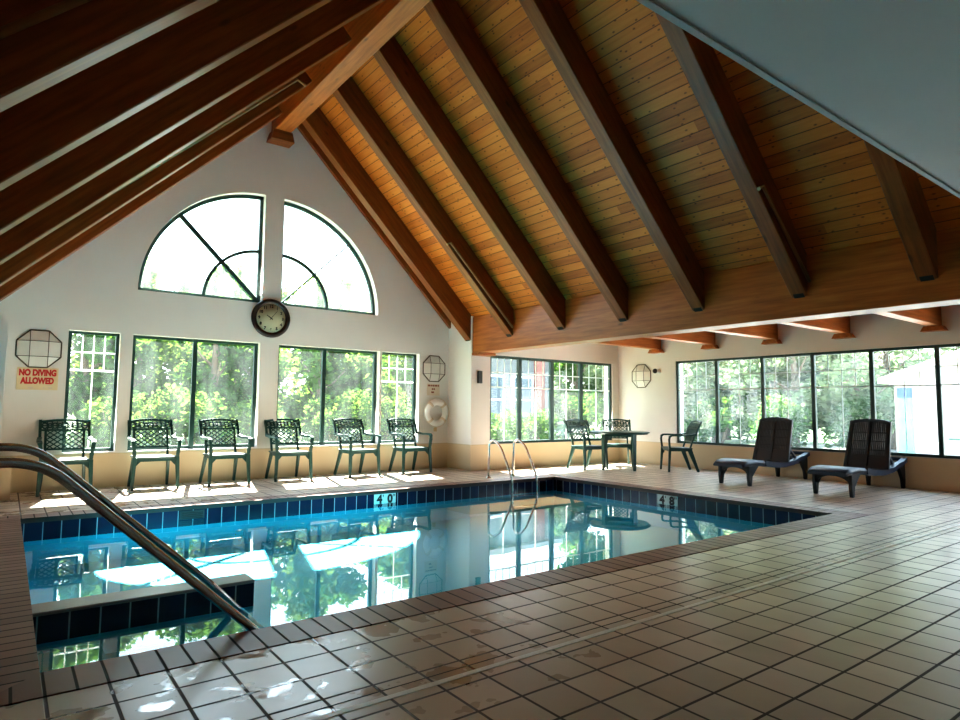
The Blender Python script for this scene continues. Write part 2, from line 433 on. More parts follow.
def xz(me, y0, y1):
    """turn a curve mesh (x,y flat, z thickness) into an x-z wall between y0 and y1"""
    t = y1 - y0
    zs = [v.co.z for v in me.vertices]; lo, hi = min(zs), max(zs)
    for v in me.vertices:
        x, y, z = v.co; v.co = (x, y0 + (z - lo) / (hi - lo) * t, y)
    me.flip_normals(); me.update(); return me
def yz(me, x0, x1):
    zs = [v.co.z for v in me.vertices]; lo, hi = min(zs), max(zs)
    for v in me.vertices:
        x, y, z = v.co; v.co = (x0 + (z - lo) / (hi - lo) * (x1 - x0), x, y)
    me.update(); return me
def text_mesh(name, body, size, ext=.002, bold=.0, spacing=1.0):
    cu = bpy.data.curves.new(name, 'FONT'); cu.body = body; cu.size = size; cu.extrude = ext; cu.offset = bold
    cu.align_x = 'CENTER'; cu.align_y = 'CENTER'; cu.space_character = spacing
    o = bpy.data.objects.new(name, cu); C.objects.link(o)
    dg = bpy.context.evaluated_depsgraph_get(); dg.update()
    me = bpy.data.meshes.new_from_object(o.evaluated_get(dg)); me.name = name
    bpy.data.objects.remove(o); bpy.data.curves.remove(cu)
    return me
def arc(cx, cz, r, a0, a1, n): return [(cx + r * cos(a0 + (a1 - a0) * i / n), cz + r * sin(a0 + (a1 - a0) * i / n)) for i in range(n + 1)]

# ------------------------------------------------------------------ dimensions
CX = 3.33
G, GO = 10.0, 10.19          # gable wall inner and outer faces
Y2 = 9.25                    # inner face of the corner window wall
XR = 10.8                    # inner face of the right wall
XL = -3.0
YF = -3.2
SILL, HEAD = .485, 2.125
PX0, PX1, PY0, PY1 = .155, 7.36, 3.25, 7.70   # pool
WATER = -.158
ZR, DEPTH = 5.80, .34        # underside of rafters at the ridge line, rafter depth
ZD = ZR + DEPTH * sqrt(2)    # underside of roof boards at the ridge line

# ------------------------------------------------------------------ floor, coping, pool
cw = .25
mb = MB()
xs = [XL - .3, PX0 - cw, PX1 + cw, XR + .3]; ys = [YF - .3, PY0 - cw, PY1 + cw, GO]
for i in range(3):
    for j in range(3):
        if i == 1 and j == 1: continue
        mb.face([(xs[i], ys[j], 0), (xs[i + 1], ys[j], 0), (xs[i + 1], ys[j + 1], 0), (xs[i], ys[j + 1], 0)])
bmesh.ops.remove_doubles(mb.bm, verts=mb.bm.verts, dist=1e-5)
ex = bmesh.ops.extrude_face_region(mb.bm, geom=list(mb.bm.faces))
for v in ex['geom']:
    if isinstance(v, bmesh.types.BMVert): v.co.z = -.12
struct('floor', mb, M['tile'], 'beige square tile pool deck with dark grout', 'floor')
mb = MB()
o_ = .018   # overhang of the bullnose over the water
P = [(PX0 - cw, PY0 - cw), (PX1 + cw, PY0 - cw), (PX1 + cw, PY1 + cw), (PX0 - cw, PY1 + cw)]
Q = [(PX0 + o_, PY0 + o_), (PX1 - o_, PY0 + o_), (PX1 - o_, PY1 - o_), (PX0 + o_, PY1 - o_)]
for i in range(4):
    j = (i + 1) % 4; mi = i % 2; zt, zb = .004, -.045
    a, b, c, d = P[i], P[j], Q[j], Q[i]
    mb.face([(a[0], a[1], zt), (b[0], b[1], zt), (c[0], c[1], zt), (d[0], d[1], zt)], mi)
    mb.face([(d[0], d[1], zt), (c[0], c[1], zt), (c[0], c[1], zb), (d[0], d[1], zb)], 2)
    e = [PX0 - .02 if q[0] < 3 else PX1 + .02 for q in (c, d)]; f_ = [PY0 - .02 if q[1] < 5 else PY1 + .02 for q in (c, d)]
    mb.face([(d[0], d[1], zb), (c[0], c[1], zb), (e[0], f_[0], zb), (e[1], f_[1], zb)], mi)
for i in range(4):
    a, b = P[i], P[(i + 1) % 4]
    mb.face([(a[0], a[1], .004), (b[0], b[1], .004), (b[0], b[1], -.1), (a[0], a[1], -.1)], i % 2)
bmesh.ops.remove_doubles(mb.bm, verts=mb.bm.verts, dist=1e-5)
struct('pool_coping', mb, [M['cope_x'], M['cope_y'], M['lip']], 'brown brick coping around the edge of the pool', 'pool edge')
pool = thing('pool_basin', 'blue rectangular swimming pool sunk in the tiled deck', 'pool', (0, 0, 0), kind='structure')
mb = MB(); zb0, zb1, zf = -.045, -.225, -.50
R4 = [(PX0, PY0), (PX1, PY0), (PX1, PY1), (PX0, PY1)]
for i in range(4):
    a, b = R4[i], R4[(i + 1) % 4]
    mb.face([(a[0], a[1], zb1), (b[0], b[1], zb1), (b[0], b[1], zf), (a[0], a[1], zf)], 0)
mb.face([(p[0], p[1], zf) for p in R4], 0)
obj('pool_shell', mb, M['plaster'], pool)
mb = MB()
for i in range(4):
    a, b = R4[i], R4[(i + 1) % 4]
    mb.face([(a[0], a[1], zb0), (b[0], b[1], zb0), (b[0], b[1], zb1), (a[0], a[1], zb1)], i % 2)
obj('waterline_tile_band', mb, [M['band_x'], M['band_y']], pool)
# low bench wall beside the entry steps
mb = MB(); IX, IY0, IY1, IZ = 1.41, 4.40, 4.60, -.05
mb.box((PX0, IY0, zb1), (IX, IY1, IZ - .022), mi=0); mb.box((PX0, IY0, zf), (IX, IY1, zb1), mi=2)
for f in mb.bm.faces:
    n = f.calc_center_median()
    if abs(n.x - IX) < .01 and f.material_index == 0: f.material_index = 1
obj('step_side_wall', mb, [M['band_x'], M['band_y'], M['plaster']], pool)
mb = MB(); mb.box((PX0, IY0 - .004, IZ - .022), (IX + .004, IY1 + .004, IZ))
obj('side_wall_cap', mb, M['stone'], pool, bevel=.006)
for k, (x0, x1, z) in enumerate(((PX0, .52, -.28), (.52, .84, -.35), (.84, 1.16, -.42))):
    mb = MB(); mb.box((x0, PY0, zf), (x1, IY0, z)); obj('entry_step', mb, M['plaster'], pool)
mb = MB()
NX, NY = 60, 40
grid = [[mb.bm.verts.new((PX0 + (PX1 - PX0) * i / NX, PY0 + (PY1 - PY0) * j / NY, WATER)) for j in range(NY + 1)] for i in range(NX + 1)]
for i in range(NX):
    for j in range(NY): mb.bm.faces.new([grid[i][j], grid[i + 1][j], grid[i + 1][j + 1], grid[i][j + 1]])
w = obj('pool_water', mb, M['water']); tag(w, 'clear still blue water filling the pool', 'water', kind='stuff')
# depth markers, skimmer
def marker(body, loc, rot, label):
    t = thing('depth_marker', label, 'depth marker', loc)
    t.rotation_euler = rot
    mb = MB(); mb.box((-.165, -.066, -.002), (.165, .066, .006)); obj('marker_plate', mb, M['marker'], t)
    for s_, dx in ((body[0], -.085), (body[1], .075)):
        me = text_mesh('numeral', s_, .15, .001, .008); me.materials.append(M['ink'])
        o = link('numeral', me, t, (dx, -.008, .0075))
    for s_, dx in (("'", -.03), ('"', .135)):
        me = text_mesh('mark', s_, .13, .001); me.materials.append(M['ink'])
        link('tick_mark', me, t, (dx, .0, .0075))
    return t
marker("40", (4.19, PY1 - .004, -.112), (pi / 2, 0, 0), "pale tile depth marker reading 4' 0\" on the pool's long far side")
marker("48", (PX1 - .004, 5.45, -.112), (pi / 2, 0, -pi / 2), "pale tile depth marker reading 4' 8\" on the pool side nearest the loungers")
t = thing('skimmer', 'dark slotted skimmer opening in the waterline tiles below the chairs', 'skimmer', (1.745, PY1 - .003, -.10))
mb = MB(); mb.box((-.13, -.006, -.052), (.13, 0, .045)); obj('skimmer_frame', mb, M['grate'], t)
mb = MB()
for k in range(4): mb.box((-.115, -.012, -.042 + k * .02), (.115, -.006, -.034 + k * .02))
obj('grille', mb, M['plate'], t)
# drain strip
mb = MB()
mb.box((-2.9, 2.208, -.004), (10.7, 2.238, .003), mi=0); mb.box((-2.9, 2.289, -.004), (10.7, 2.294, .0015), mi=1)
struct('trim_1', mb, [M['drain'], M['plate']], 'pale drain strip running across the beige tiled deck', 'drain')

# ------------------------------------------------------------------ walls
WIN = [(.62, 1.23), (1.385, 3.165), (3.465, 5.285), (5.33, 6.11)]
roofz = lambda x: ZD - abs(x - CX) + .15
outer = [(-.42, -.1), (7.08, -.1), (7.08, roofz(7.08)), (CX, roofz(CX)), (-.42, roofz(-.42))]
holes = [[(a, SILL), (b, SILL), (b, HEAD), (a, HEAD)] for a, b in WIN]
ARC_Z, ARC_R = 2.765, 1.76
holes.append([(3.17, ARC_Z)] + arc(3.17, ARC_Z, ARC_R, pi / 2, pi, 28))
holes.append([(3.47, ARC_Z)] + arc(3.47, ARC_Z, ARC_R, 0, pi / 2, 28))
wb = link('wall_back', xz(curve_mesh('wall_back', outer, holes, GO - G, [M['wall']]), G, GO))
tag(wb, 'white gable end wall with two quarter round windows', 'wall', kind='structure')
# corner window wall with the pillar return
WY1 = Y2 + .25
outer = [(7.16, -.1), (XR + .25, -.1), (XR + .25, 2.85), (7.16, 2.85)]
CWIN = (7.20, 10.60)
me = xz(curve_mesh('wall_back_right', outer, [[(CWIN[0], SILL - .02), (CWIN[1], SILL - .02), (CWIN[1], HEAD + .005), (CWIN[0], HEAD + .005)]], .25, [M['wall']]), Y2, WY1)
tag(link('wall_back_right', me), 'cream wall with the four pane window behind the table', 'wall', kind='structure')
mb = MB(); mb.box((6.76, Y2, 0), (7.16, G, 2.095)); mb.box((6.76, Y2, 2.095), (7.16, G, 2.82))
struct('wall_return_right', mb, M['wall'], 'white wall corner carrying the end of the big beam', 'wall')
mb = MB(); mb.box((-.52, Y2, 0), (-.03, G, 2.095)); mb.box((-.52, Y2 - .02, 0), (.095, G, .46)); mb.box((-.52, Y2, 2.095), (-.15, G, 2.82))
struct('wall_return_left', mb, M['wall'], 'white and tan wall corner left of the first green chair', 'wall')
mb = MB(); mb.box((XL - .25, Y2, -.1), (-.52, WY1, 2.85)); struct('wall_back_left', mb, M['wall'], 'plain wall left of the gable end', 'wall')
# right wall with ribbon window
RW = (1.45, 7.77)
outer = [(YF - .25, -.1), (WY1, -.1), (WY1, 2.85), (YF - .25, 2.85)]
me = yz(curve_mesh('wall_right', outer, [[(RW[0], SILL - .015), (RW[1], SILL - .015), (RW[1], HEAD - .01), (RW[0], HEAD - .01)]], .25, [M['wall']]), XR, XR + .25)
tag(link('wall_right', me), 'long side wall with a ribbon of windows behind the loungers', 'wall', kind='structure')
mb = MB(); mb.box((XL - .25, YF - .25, -.1), (XL, WY1, 2.85)); struct('wall_left', mb, M['wall'], 'plain painted wall at the far left of the room', 'wall')
mb = MB(); mb.box((XL - .25, YF - .25, -.1), (XR + .25, YF, 2.85)); struct('wall_front', mb, M['wall'], 'plain painted wall facing the pool from the entrance side', 'wall')

# ------------------------------------------------------------------ windows
def rect_window(name, horizontal, plane, a0, a1, z0, z1, splits, label, grids=None, fw=.045, fd=.06, gmat='muntin', mull=.06, pane='glass', gw=.016):
    """window in an x-z plane (horizontal='x') or y-z plane ('y')"""
    t = thing(name, label, 'window', (0, 0, 0), kind='structure')
    def bx(m_, u0, u1, w0, w1, d0, d1):
        if horizontal == 'x': m_.box((u0, plane + d0, w0), (u1, plane + d1, w1))
        else: m_.box((plane + d0, u0, w0), (plane + d1, u1, w1))
    fr = MB()
    bx(fr, a0, a0 + fw, z0, z1, 0, fd); bx(fr, a1 - fw, a1, z0, z1, 0, fd)
    bx(fr, a0 + fw, a1 - fw, z0, z0 + fw, 0, fd); bx(fr, a0 + fw, a1 - fw, z1 - fw, z1, 0, fd)
    for s in splits: bx(fr, s - mull / 2, s + mull / 2, z0 + fw, z1 - fw, -.004, fd - .004)
    obj('window_frame', fr, M['frame'], t)
    gp = MB(); bx(gp, a0 + fw * .5, a1 - fw * .5, z0 + fw * .5, z1 - fw * .5, fd * .5, fd * .5 + .006)
    obj('pane', gp, M[pane], t)
    if grids:
        g = MB(); ed = [a0 + fw] + list(splits) + [a1 - fw]; b = gw
        for p0, p1 in zip(ed, ed[1:]):
            if p0 != ed[0]: p0 += mull / 2
            if p1 != ed[-1]: p1 -= mull / 2
            H = z1 - z0
            zc = z1 - fw - grids[1] * H; zm = z1 - fw - grids[1] * H * .5
            d0, d1 = fd * .5 - .012, fd * .5 - .002
            bx(g, p0, p1, zc - b * .8, zc + b * .8, d0, d1); bx(g, p0, p1, zm - b / 2, zm + b / 2, d0, d1)
            for k in range(1, grids[0]):
                u = p0 + (p1 - p0) * k / grids[0]; bx(g, u - b / 2, u + b / 2, zc, z1 - fw, d0, d1)
            u = (p0 + p1) / 2; bx(g, u - b / 2, u + b / 2, z0 + fw, zc, d0, d1)
        obj('muntins', g, M[gmat], t)
    return t
GF = 10.115
rect_window('window_1', 'x', GF, .62, 1.235, SILL, HEAD + .01, [], 'narrow gridded window beside the no diving sign', (4, .30))
rect_window('window_2', 'x', GF, 1.385, 3.165, SILL, HEAD + .01, [2.235], 'wide two pane window left of the clock', fw=.05)
rect_window('window_3', 'x', GF, 3.465, 5.285, SILL, HEAD + .01, [4.29], 'wide two pane window right of the clock', fw=.05)
rect_window('window_4', 'x', GF, 5.33, 6.11, SILL, HEAD + .01, [], 'narrow gridded window beside the life ring', (4, .30))
def quarter(name, cx, sgn, label, diag_w):
    t = thing(name, label, 'window', (0, 0, 0), kind='structure')
    R = ARC_R; w_ = .05; y0, y1 = GF, GF + .06
    a = lambda r, n, t0=0, t1=pi / 2: [(cx + sgn * r * cos(t0 + (t1 - t0) * i / n), ARC_Z + r * sin(t0 + (t1 - t0) * i / n)) for i in range(n + 1)]
    fr = MB()
    def band(r0, r1, n=30, d=0):
        o1, o2 = a(r1, n), a(r0, n)
        for i in range(n):
            fr.hexa([(o2[i][0], y0 + d, o2[i][1]), (o1[i][0], y0 + d, o1[i][1]), (o1[i][0], y1, o1[i][1]), (o2[i][0], y1, o2[i][1]),
                     (o2[i + 1][0], y0 + d, o2[i + 1][1]), (o1[i + 1][0], y0 + d, o1[i + 1][1]), (o1[i + 1][0], y1, o1[i + 1][1]), (o2[i + 1][0], y1, o2[i + 1][1])])
    band(R - w_, R)
    band(.83, .875, 24, .01)
    xa, xb = sorted((cx, cx + sgn * w_)); fr.box((xa, y0, ARC_Z), (xb, y1, ARC_Z + R))
    xa, xb = sorted((cx, cx + sgn * R)); fr.box((xa, y0, ARC_Z), (xb, y1, ARC_Z + .055))
    q = R * cos(pi / 4)
    fr.bar((cx, (y0 + y1) / 2 + .003, ARC_Z), (cx + sgn * q, (y0 + y1) / 2 + .003, ARC_Z + q), .05, diag_w, up=(-sgn, 0, 1))
    obj('window_frame', fr, M['frame'], t)
    gp = MB(); pts = [(cx, ARC_Z)] + a(R - .01, 30)
    gp.prism(pts, lambda u, v, tt: (u, tt, v), y0 + .034, y0 + .04); obj('pane', gp, M['glass_arch'], t)
quarter('window_5', 3.17, -1, 'quarter round upper window left of the white pier', .06)
quarter('window_6', 3.47, 1, 'quarter round upper window right of the white pier', .022)
cs = [7.955, 8.815, 9.655]
rect_window('window_7', 'x', Y2 + .03, CWIN[0], CWIN[1], SILL - .02, HEAD + .005, cs, 'four pane gridded window behind the table and chairs', (4, .33), fw=.05, mull=.085)
rs = [2.40, 3.29, 4.17, 5.07, 5.955, 6.87]
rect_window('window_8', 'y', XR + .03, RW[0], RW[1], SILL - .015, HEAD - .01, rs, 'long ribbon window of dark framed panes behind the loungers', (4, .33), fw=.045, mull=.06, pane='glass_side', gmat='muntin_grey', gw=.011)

# ------------------------------------------------------------------ roof
SL = sqrt(2)
Ltot = (6.78 - CX - .13) * SL
RY = [9.28, 8.10, 6.85, 5.63, 4.44, 3.20, 2.02]     # near faces of the rafters
RWD = .17
def roof_side(sg, name, label):
    """sg=+1 right, -1 left; local x up the slope, z outwards"""
    x0 = CX + sg * 3.95
    Lr = 3.95 * SL
    o = bpy.data.objects.new(name, None)
    mb = MB(); mb.box((0, 1.10, 0), (Lr, GO, .12))
    me = mb.mesh(name, M['deck'])
    o = link(name, me); o.rotation_euler = (0, 0, 0)
    ux = Vector((-sg / SL, 0, 1 / SL)); uz = Vector((sg / SL, 0, 1 / SL)); uy = Vector((0, 1, 0))
    o.matrix_world = Matrix(((ux.x, uy.x, uz.x, x0), (ux.y, uy.y, uz.y, 0), (ux.z, uy.z, uz.z, ZD - 3.95), (0, 0, 0, 1)))
    tag(o, label, 'ceiling', kind='structure'); return o
roof_side(1, 'ceiling', 'orange pine board slope rising from the big beam to the ridge')
roof_side(-1, 'ceiling.001', 'dark pine board slope on the left of the ridge')
ordw = ['nearest the gable wall', 'second from the gable wall', 'third from the gable wall', 'fourth from the gable wall', 'fifth from the gable wall', 'sixth from the gable wall', 'seventh from the gable wall']
def rafter_mesh():
    mb = MB(); mb.box((0, 0, 0), (Ltot, RWD, DEPTH)); return mb.mesh('rafter', M['rafter'], .008, 1)
rme = rafter_mesh()
pm = MB(); pm.box((-.004, .03, -.004), (.05, RWD - .03, .02)); pme = pm.mesh('hanger_plate', M['plate'])
for sg, side in ((1, 'bright right slope'), (-1, 'dark left slope')):
    ux = Vector((-sg / SL, 0, 1 / SL)); uz = Vector((sg / SL, 0, 1 / SL)); uy = Vector((0, 1, 0))
    for k, y in enumerate(RY):
        o = link('roof_rafter', rme)
        x0 = 6.78 if sg > 0 else -.17
        o.matrix_world = Matrix(((ux.x, 0, uz.x, x0), (0, 1, 0, y), (ux.z, 0, uz.z, ZR - abs(x0 - CX)), (0, 0, 0, 1)))
        tag(o, 'stained wooden roof rafter on the %s, %s' % (side, ordw[k]), 'rafter', 'roof rafters on the %s' % side)
        if sg > 0: link('hanger_plate', pme, o)
# raked trim at the gable wall
for sg, nm, lb in ((1, 'trim_2', 'thin dark red raked board along the right edge of the gable wall'), (-1, 'trim_3', 'thin dark red raked board along the left edge of the gable wall')):
    ux = Vector((-sg / SL, 0, 1 / SL)); uz = Vector((sg / SL, 0, 1 / SL))
    x0 = CX + sg * 3.45
    mb = MB(); mb.box((0, 0, 0), (3.40 * SL, .07, .145)); o = link(nm, mb.mesh(nm, M['rafter']))
    o.matrix_world = Matrix(((ux.x, 0, uz.x, x0), (0, 1, 0, G - .07), (ux.z, 0, uz.z, 6.085 - 3.45), (0, 0, 0, 1)))
    tag(o, lb, 'trim', kind='structure')
def wood_x(name, lo, hi, axis, mat, bevel=.006):
    """box whose grain runs along axis: mesh is built with local x along that axis"""
    size = [hi[i] - lo[i] for i in range(3)]
    mb = MB()
    if axis == 0: mb.box((0, 0, 0), size); R_ = Matrix.Identity(3)
    else: mb.box((0, -size[0], 0), (size[1], 0, size[2])); R_ = Matrix(((0, -1, 0), (1, 0, 0), (0, 0, 1)))
    o = link(name, mb.mesh(name, mat, bevel, 1)); o.matrix_world = Matrix.Translation(Vector(lo)) @ R_.to_4x4()
    return o
rb = wood_x('ridge_beam', (CX - .13, 1.25, 5.55), (CX + .13, 9.95, 6.16), 1, M['beam'])
tag(rb, 'wooden ridge beam running along the peak above the pool', 'beam')
mb = MB(); mb.prism([(-.19, 0), (.19, 0), (.15, .16), (-.15, .16)], lambda u, v, t_: (CX + u, t_, 5.42 + v - .03), 9.74, 10.0)
def part_of(parent, o):
    bpy.context.view_layer.update(); o.parent = parent; o.matrix_parent_inverse = parent.matrix_world.inverted()
part_of(rb, obj('bearing_block', mb, M['rafter'], bevel=.006))
bb = beam_r = wood_x('eave_beam', (6.78, 1.25, 2.14), (7.11, Y2 - .002, 2.80), 1, M['beam'])
tag(bb, 'big stained wooden beam along the right side of the pool hall', 'beam')
bb = wood_x('eave_beam', (-.50, 1.25, 2.14), (-.17, Y2 - .002, 2.80), 1, M['beam'])
tag(bb, 'big stained wooden beam under the dark left roof slope', 'beam')
mb = MB(); mb.box((6.765, Y2 - .22, 2.09), (7.155, Y2 - .002, 2.138))
part_of(beam_r, obj('bearing_block', mb, M['beam'], bevel=.006))
mb = MB(); mb.box((-.515, Y2 - .22, 2.09), (-.155, Y2 - .002, 2.138))
part_of(bb, obj('bearing_block', mb, M['beam'], bevel=.006))
# short post ends where rafters meet the beam
# right aisle
mb = MB(); mb.box((7.0, YF, 2.68), (XR + .25, WY1, 2.78)); struct('ceiling.002', mb, M['deck_flat'], 'flat board ceiling over the right aisle', 'ceiling')
mb = MB(); mb.box((XL - .25, YF, 2.68), (-.35, WY1, 2.78)); struct('ceiling.003', mb, M['deck_flat'], 'flat board ceiling over the left aisle', 'ceiling')
jnames = ['nearest the corner window', 'second from the corner window', 'third from the corner window', 'fourth from the corner window', 'fifth from the corner window', 'sixth from the corner window']
for k, y in enumerate(RY[1:]):
    o = wood_x('ceiling_joist', (7.11, y, 2.385), (XR - .001, y + .15, 2.68), 0, M['beam'])
    tag(o, 'short wooden ceiling joist over the right aisle, %s' % jnames[k], 'joist', 'joists over the right aisle')
    mb = MB(); L0 = XR - 7.11
    mb.prism([(-.08, 0), (.23, 0), (.185, .075), (-.035, .075)], lambda u, v, t_: (t_, u, -.06 + v - .02), L0 - .16, L0 - .002)
    obj('bearing_block', mb, M['beam'], o)
# lower flat ceiling on the camera side
mb = MB(); mb.box((XL, YF, 2.40), (6.775, 1.18, 2.52)); mb.box((6.775, YF, 2.40), (XR, 1.18, 2.52))
struct('ceiling.004', mb, M['soffit'], 'flat blue grey lowered ceiling with a straight edge', 'ceiling')
mb = MB(); mb.box((XL, 1.18, 2.394), (XR, 1.205, 2.53)); struct('trim_4', mb, M['soffit_edge'], 'narrow edge board along the lowered blue grey ceiling', 'trim')
outer = [(XL, 2.53), (XR, 2.53), (XR, 2.85), (7.2, roofz(7.2)), (CX, roofz(CX)), (-.54, roofz(-.54)), (XL, 2.85)]
me = xz(curve_mesh('wall_front_upper', outer, [], .12, [M['wall']]), 1.05, 1.17)
tag(link('wall_front_upper', me), 'upper wall above the lowered ceiling closing the vault', 'wall', kind='structure')
# outside eaves
mb = MB(); mb.box((7.08, WY1 - .1, 2.84), (XR + .80, WY1 + .80, 2.92)); mb.box((XR + .15, YF, 2.84), (XR + .80, WY1 - .1, 2.92))
mb.box((7.3, WY1 + .70, 2.68), (XR + .80, WY1 + .80, 2.84)); mb.box((XR + .72, YF, 2.68), (XR + .80, WY1 + .70, 2.84))
struct('roof_eave', mb, M['roof_white'], 'roof eave outside the corner window and ribbon window', 'eave')

# conduits on the rafters
def pipe(pts, label):
    mb = MB(); mb.tube(pts, .02, 8); o = obj('sprinkler_pipe', mb, M['pipe']); tag(o, label, 'pipe'); return o
def on_raf(sg, s, y, off):   # s metres up the slope from the beam
    x0 = 6.78 if sg > 0 else -.17
    return (x0 - sg * s / SL + sg * off / SL, y, ZR - 3.45 + s / SL + off / SL)
pipe([on_raf(1, .12, RY[5] - .03, .10), on_raf(1, 1.35, RY[5] - .03, .06), on_raf(1, 1.37, RY[5] - .03, -.03)], 'thin pipe clipped to the sixth rafter of the bright right slope')
pipe([on_raf(1, .12, RY[1] - .03, .08), on_raf(1, 1.9, RY[1] - .03, .05), on_raf(1, 1.92, RY[1] - .03, -.03)], 'thin pipe clipped low on the second rafter of the right slope')
pipe([on_raf(-1, 0.1, RY[5] - .03, .16), on_raf(-1, 3.6, RY[5] - .03, .10)], 'thin orange brown pipe along the sixth rafter of the left slope')
pipe([on_raf(-1, .1, RY[1] - .03, .14), on_raf(-1, 4.45, RY[1] - .03, .08), on_raf(-1, 4.5, RY[1] - .03, -.04)], 'thin pipe along the second rafter of the dark left slope')

# ------------------------------------------------------------------ chairs
def bp(u, h):
    """point on the raked chair back: u sideways, h height above floor"""
    k = (h - .43) / .48
    return (u, .150 + .165 * k + .05 * max(0, k - .75) ** 1.5 * 5, h)
def make_chair(name, label, group):
    t = thing(name, label, 'chair', (0, 0, 0), 0, group)
    m = M['chair']
    mb = MB()
    ny, nx = 8, 2
    prof = [(-.245, .405), (-.25, .425), (-.235, .438), (-.15, .440), (0, .434), (.13, .432), (.185, .436), (.185, .412), (0, .410), (-.15, .414)]
    mb.prism(prof, lambda u, v, x: (x, u, v), -.235, .235)
    obj('seat', mb, m, t, .006)
    mb = MB()
    for s in (-1, 1):
        mb.bar((s * .215, -.22, .395), (s * .20, .17, .395), .03, .045)
        mb.prism([(0, 0), (.075, 0), (0, -.085)], lambda u, v, d, s=s: (s * (.225 - u), -.232 + d, .40 + v), 0, .025)
    mb.bar((-.215, -.222, .392), (.215, -.222, .392), .03, .04); mb.bar((-.20, .165, .392), (.20, .165, .392), .03, .04)
    obj('seat_apron', mb, m, t)
    for s in (-1, 1):
        mb = MB()
        mb.bar((s * .245, -.235, .43), (s * .262, -.262, 0), .050, .044, up=(0, 1, 0), w2=.032, d2=.034)
        obj('leg', mb, m, t, .005)
        mb = MB()
        mb.bar((s * .205, .13, .42), (s * .228, .285, 0), .034, .085, up=(0, 1, 0), w2=.030, d2=.042)
        obj('leg', mb, m, t, .005)
        mb = MB()
        a = [Vector(bp(s * .255, .69)), Vector((s * .265, .13, .668)), Vector((s * .272, .02, .660)), Vector((s * .272, -.12, .664)), Vector((s * .270, -.205, .662)),
             Vector((s * .266, -.242, .640)), Vector((s * .260, -.252, .58)), Vector((s * .252, -.245, .50)), Vector((s * .246, -.236, .42))]
        for i in range(len(a) - 1):
            w_ = .046 if i < 5 else .038
            mb.bar(a[i], a[i + 1], w_, .030, up=(0, 1, 0) if i >= 5 else (0, 0, 1))
        for p in a[1:-1]: mb.box((p.x - .021, p.y - .015, p.z - .015), (p.x + .021, p.y + .015, p.z + .015))
        obj('armrest', mb, m, t)
    mb = MB()
    for s in (-1, 1):
        hs = [.915, .85, .78, .69, .655]
        for i in range(len(hs) - 1): mb.bar(bp(s * .255, hs[i]), bp(s * .255, hs[i + 1]), .032, .030, up=(1, 0, 0))
        hs = [.80, .66, .54, .42]
        for i in range(len(hs) - 1): mb.bar(bp(s * .198, hs[i]), bp(s * .198 , hs[i + 1]), .028, .026, up=(1, 0, 0))
    n = 12
    for i in range(n):
        u0, u1 = -.262 + .524 * i / n, -.262 + .524 * (i + 1) / n
        f = lambda u: .893 + .026 * cos(u / .262 * pi / 2)
        mb.bar(bp(u0, f(u0)), bp(u1, f(u1)), .030, .034, up=(0, 1, 0))
    mb.bar(bp(-.255, .79), bp(.255, .79), .024, .022, up=(0, 1, 0)); mb.bar(bp(-.198, .545), bp(.198, .545), .024, .026, up=(0, 1, 0))
    back = obj('back_frame', mb, m, t)
    mb = MB()
    for k in range(9):      # scroll work in the top panel
        u = -.208 + .052 * k
        r = .030 if k % 2 == 0 else .022
        pts = [bp(u + r * cos(2 * pi * j / 10), .846 + r * 1.15 * sin(2 * pi * j / 10)) for j in range(10)]
        mb.tube(pts, .0105, 6, closed=True)
        if k < 8: mb.tube([bp(u + .026, .80), bp(u + .034, .846), bp(u + .022, .895)], .008, 6)
    mb.tube([bp(-.24, .846), bp(.24, .846)], .009, 6)
    obj('scroll_panel', mb, m, back)
    mb = MB()
    u0, u1, h0, h1 = -.19, .19, .55, .785
    du, dh = .0760, .0587
    sl = dh / du
    for sgn in (1, -1):
        for k in range(-10, 16):
            # line h = h0 + sgn*sl*(u - uk)
            uk = u0 + k * du
            pts = []
            for u in (u0, u1):
                h = h0 + sgn * sl * (u - uk)
                if h0 - 1e-6 <= h <= h1 + 1e-6: pts.append((u, h))
            for h in (h0, h1):
                u = uk + (h - h0) / (sgn * sl)
                if u0 < u < u1: pts.append((u, h))
            if len(pts) >= 2:
                pts.sort(); a, b = pts[0], pts[-1]
                if abs(a[0] - b[0]) > .02: mb.bar(bp(*a), bp(*b), .0125, .016, up=(0, 1, 0))
    obj('back_lattice', mb, m, back)
    return t
WG = 'green chairs in a row against the gable wall'
ch = make_chair('patio_chair', 'green lattice back armchair under the no diving sign', WG)
ch.location = (.64, 9.66, 0); ch.scale = (1.06, 1, 1)
CH = [(1.655, 9.67, .00, 'green lattice back armchair, second from the handrail end of the row'),
      (2.585, 9.62, .05, 'green lattice back armchair, third in the wall row, left of the clock'),
      (3.555, 9.67, .0, 'green lattice back armchair just right of below the clock'),
      (4.70, 9.63, .10, 'green lattice back armchair, second from the life ring'),
      (5.73, 9.65, .0, 'green lattice back armchair beside the life ring')]
for x, y, r, lb in CH: dup(ch, (x, y, 0), r, lb, WG)
TG = 'green chairs around the round table'
TB = (9.34, 8.00)
dup(ch, (8.93, 8.44, 0), radians(-6), 'green lattice armchair at the round table, nearest the pool ladder', TG)
dup(ch, (9.99, 8.60, 0), radians(-46), 'green lattice armchair tucked behind the round table by the corner', TG)
dup(ch, (10.10, 7.22, 0), radians(-128), 'dark green armchair seen in profile right of the round table', TG)
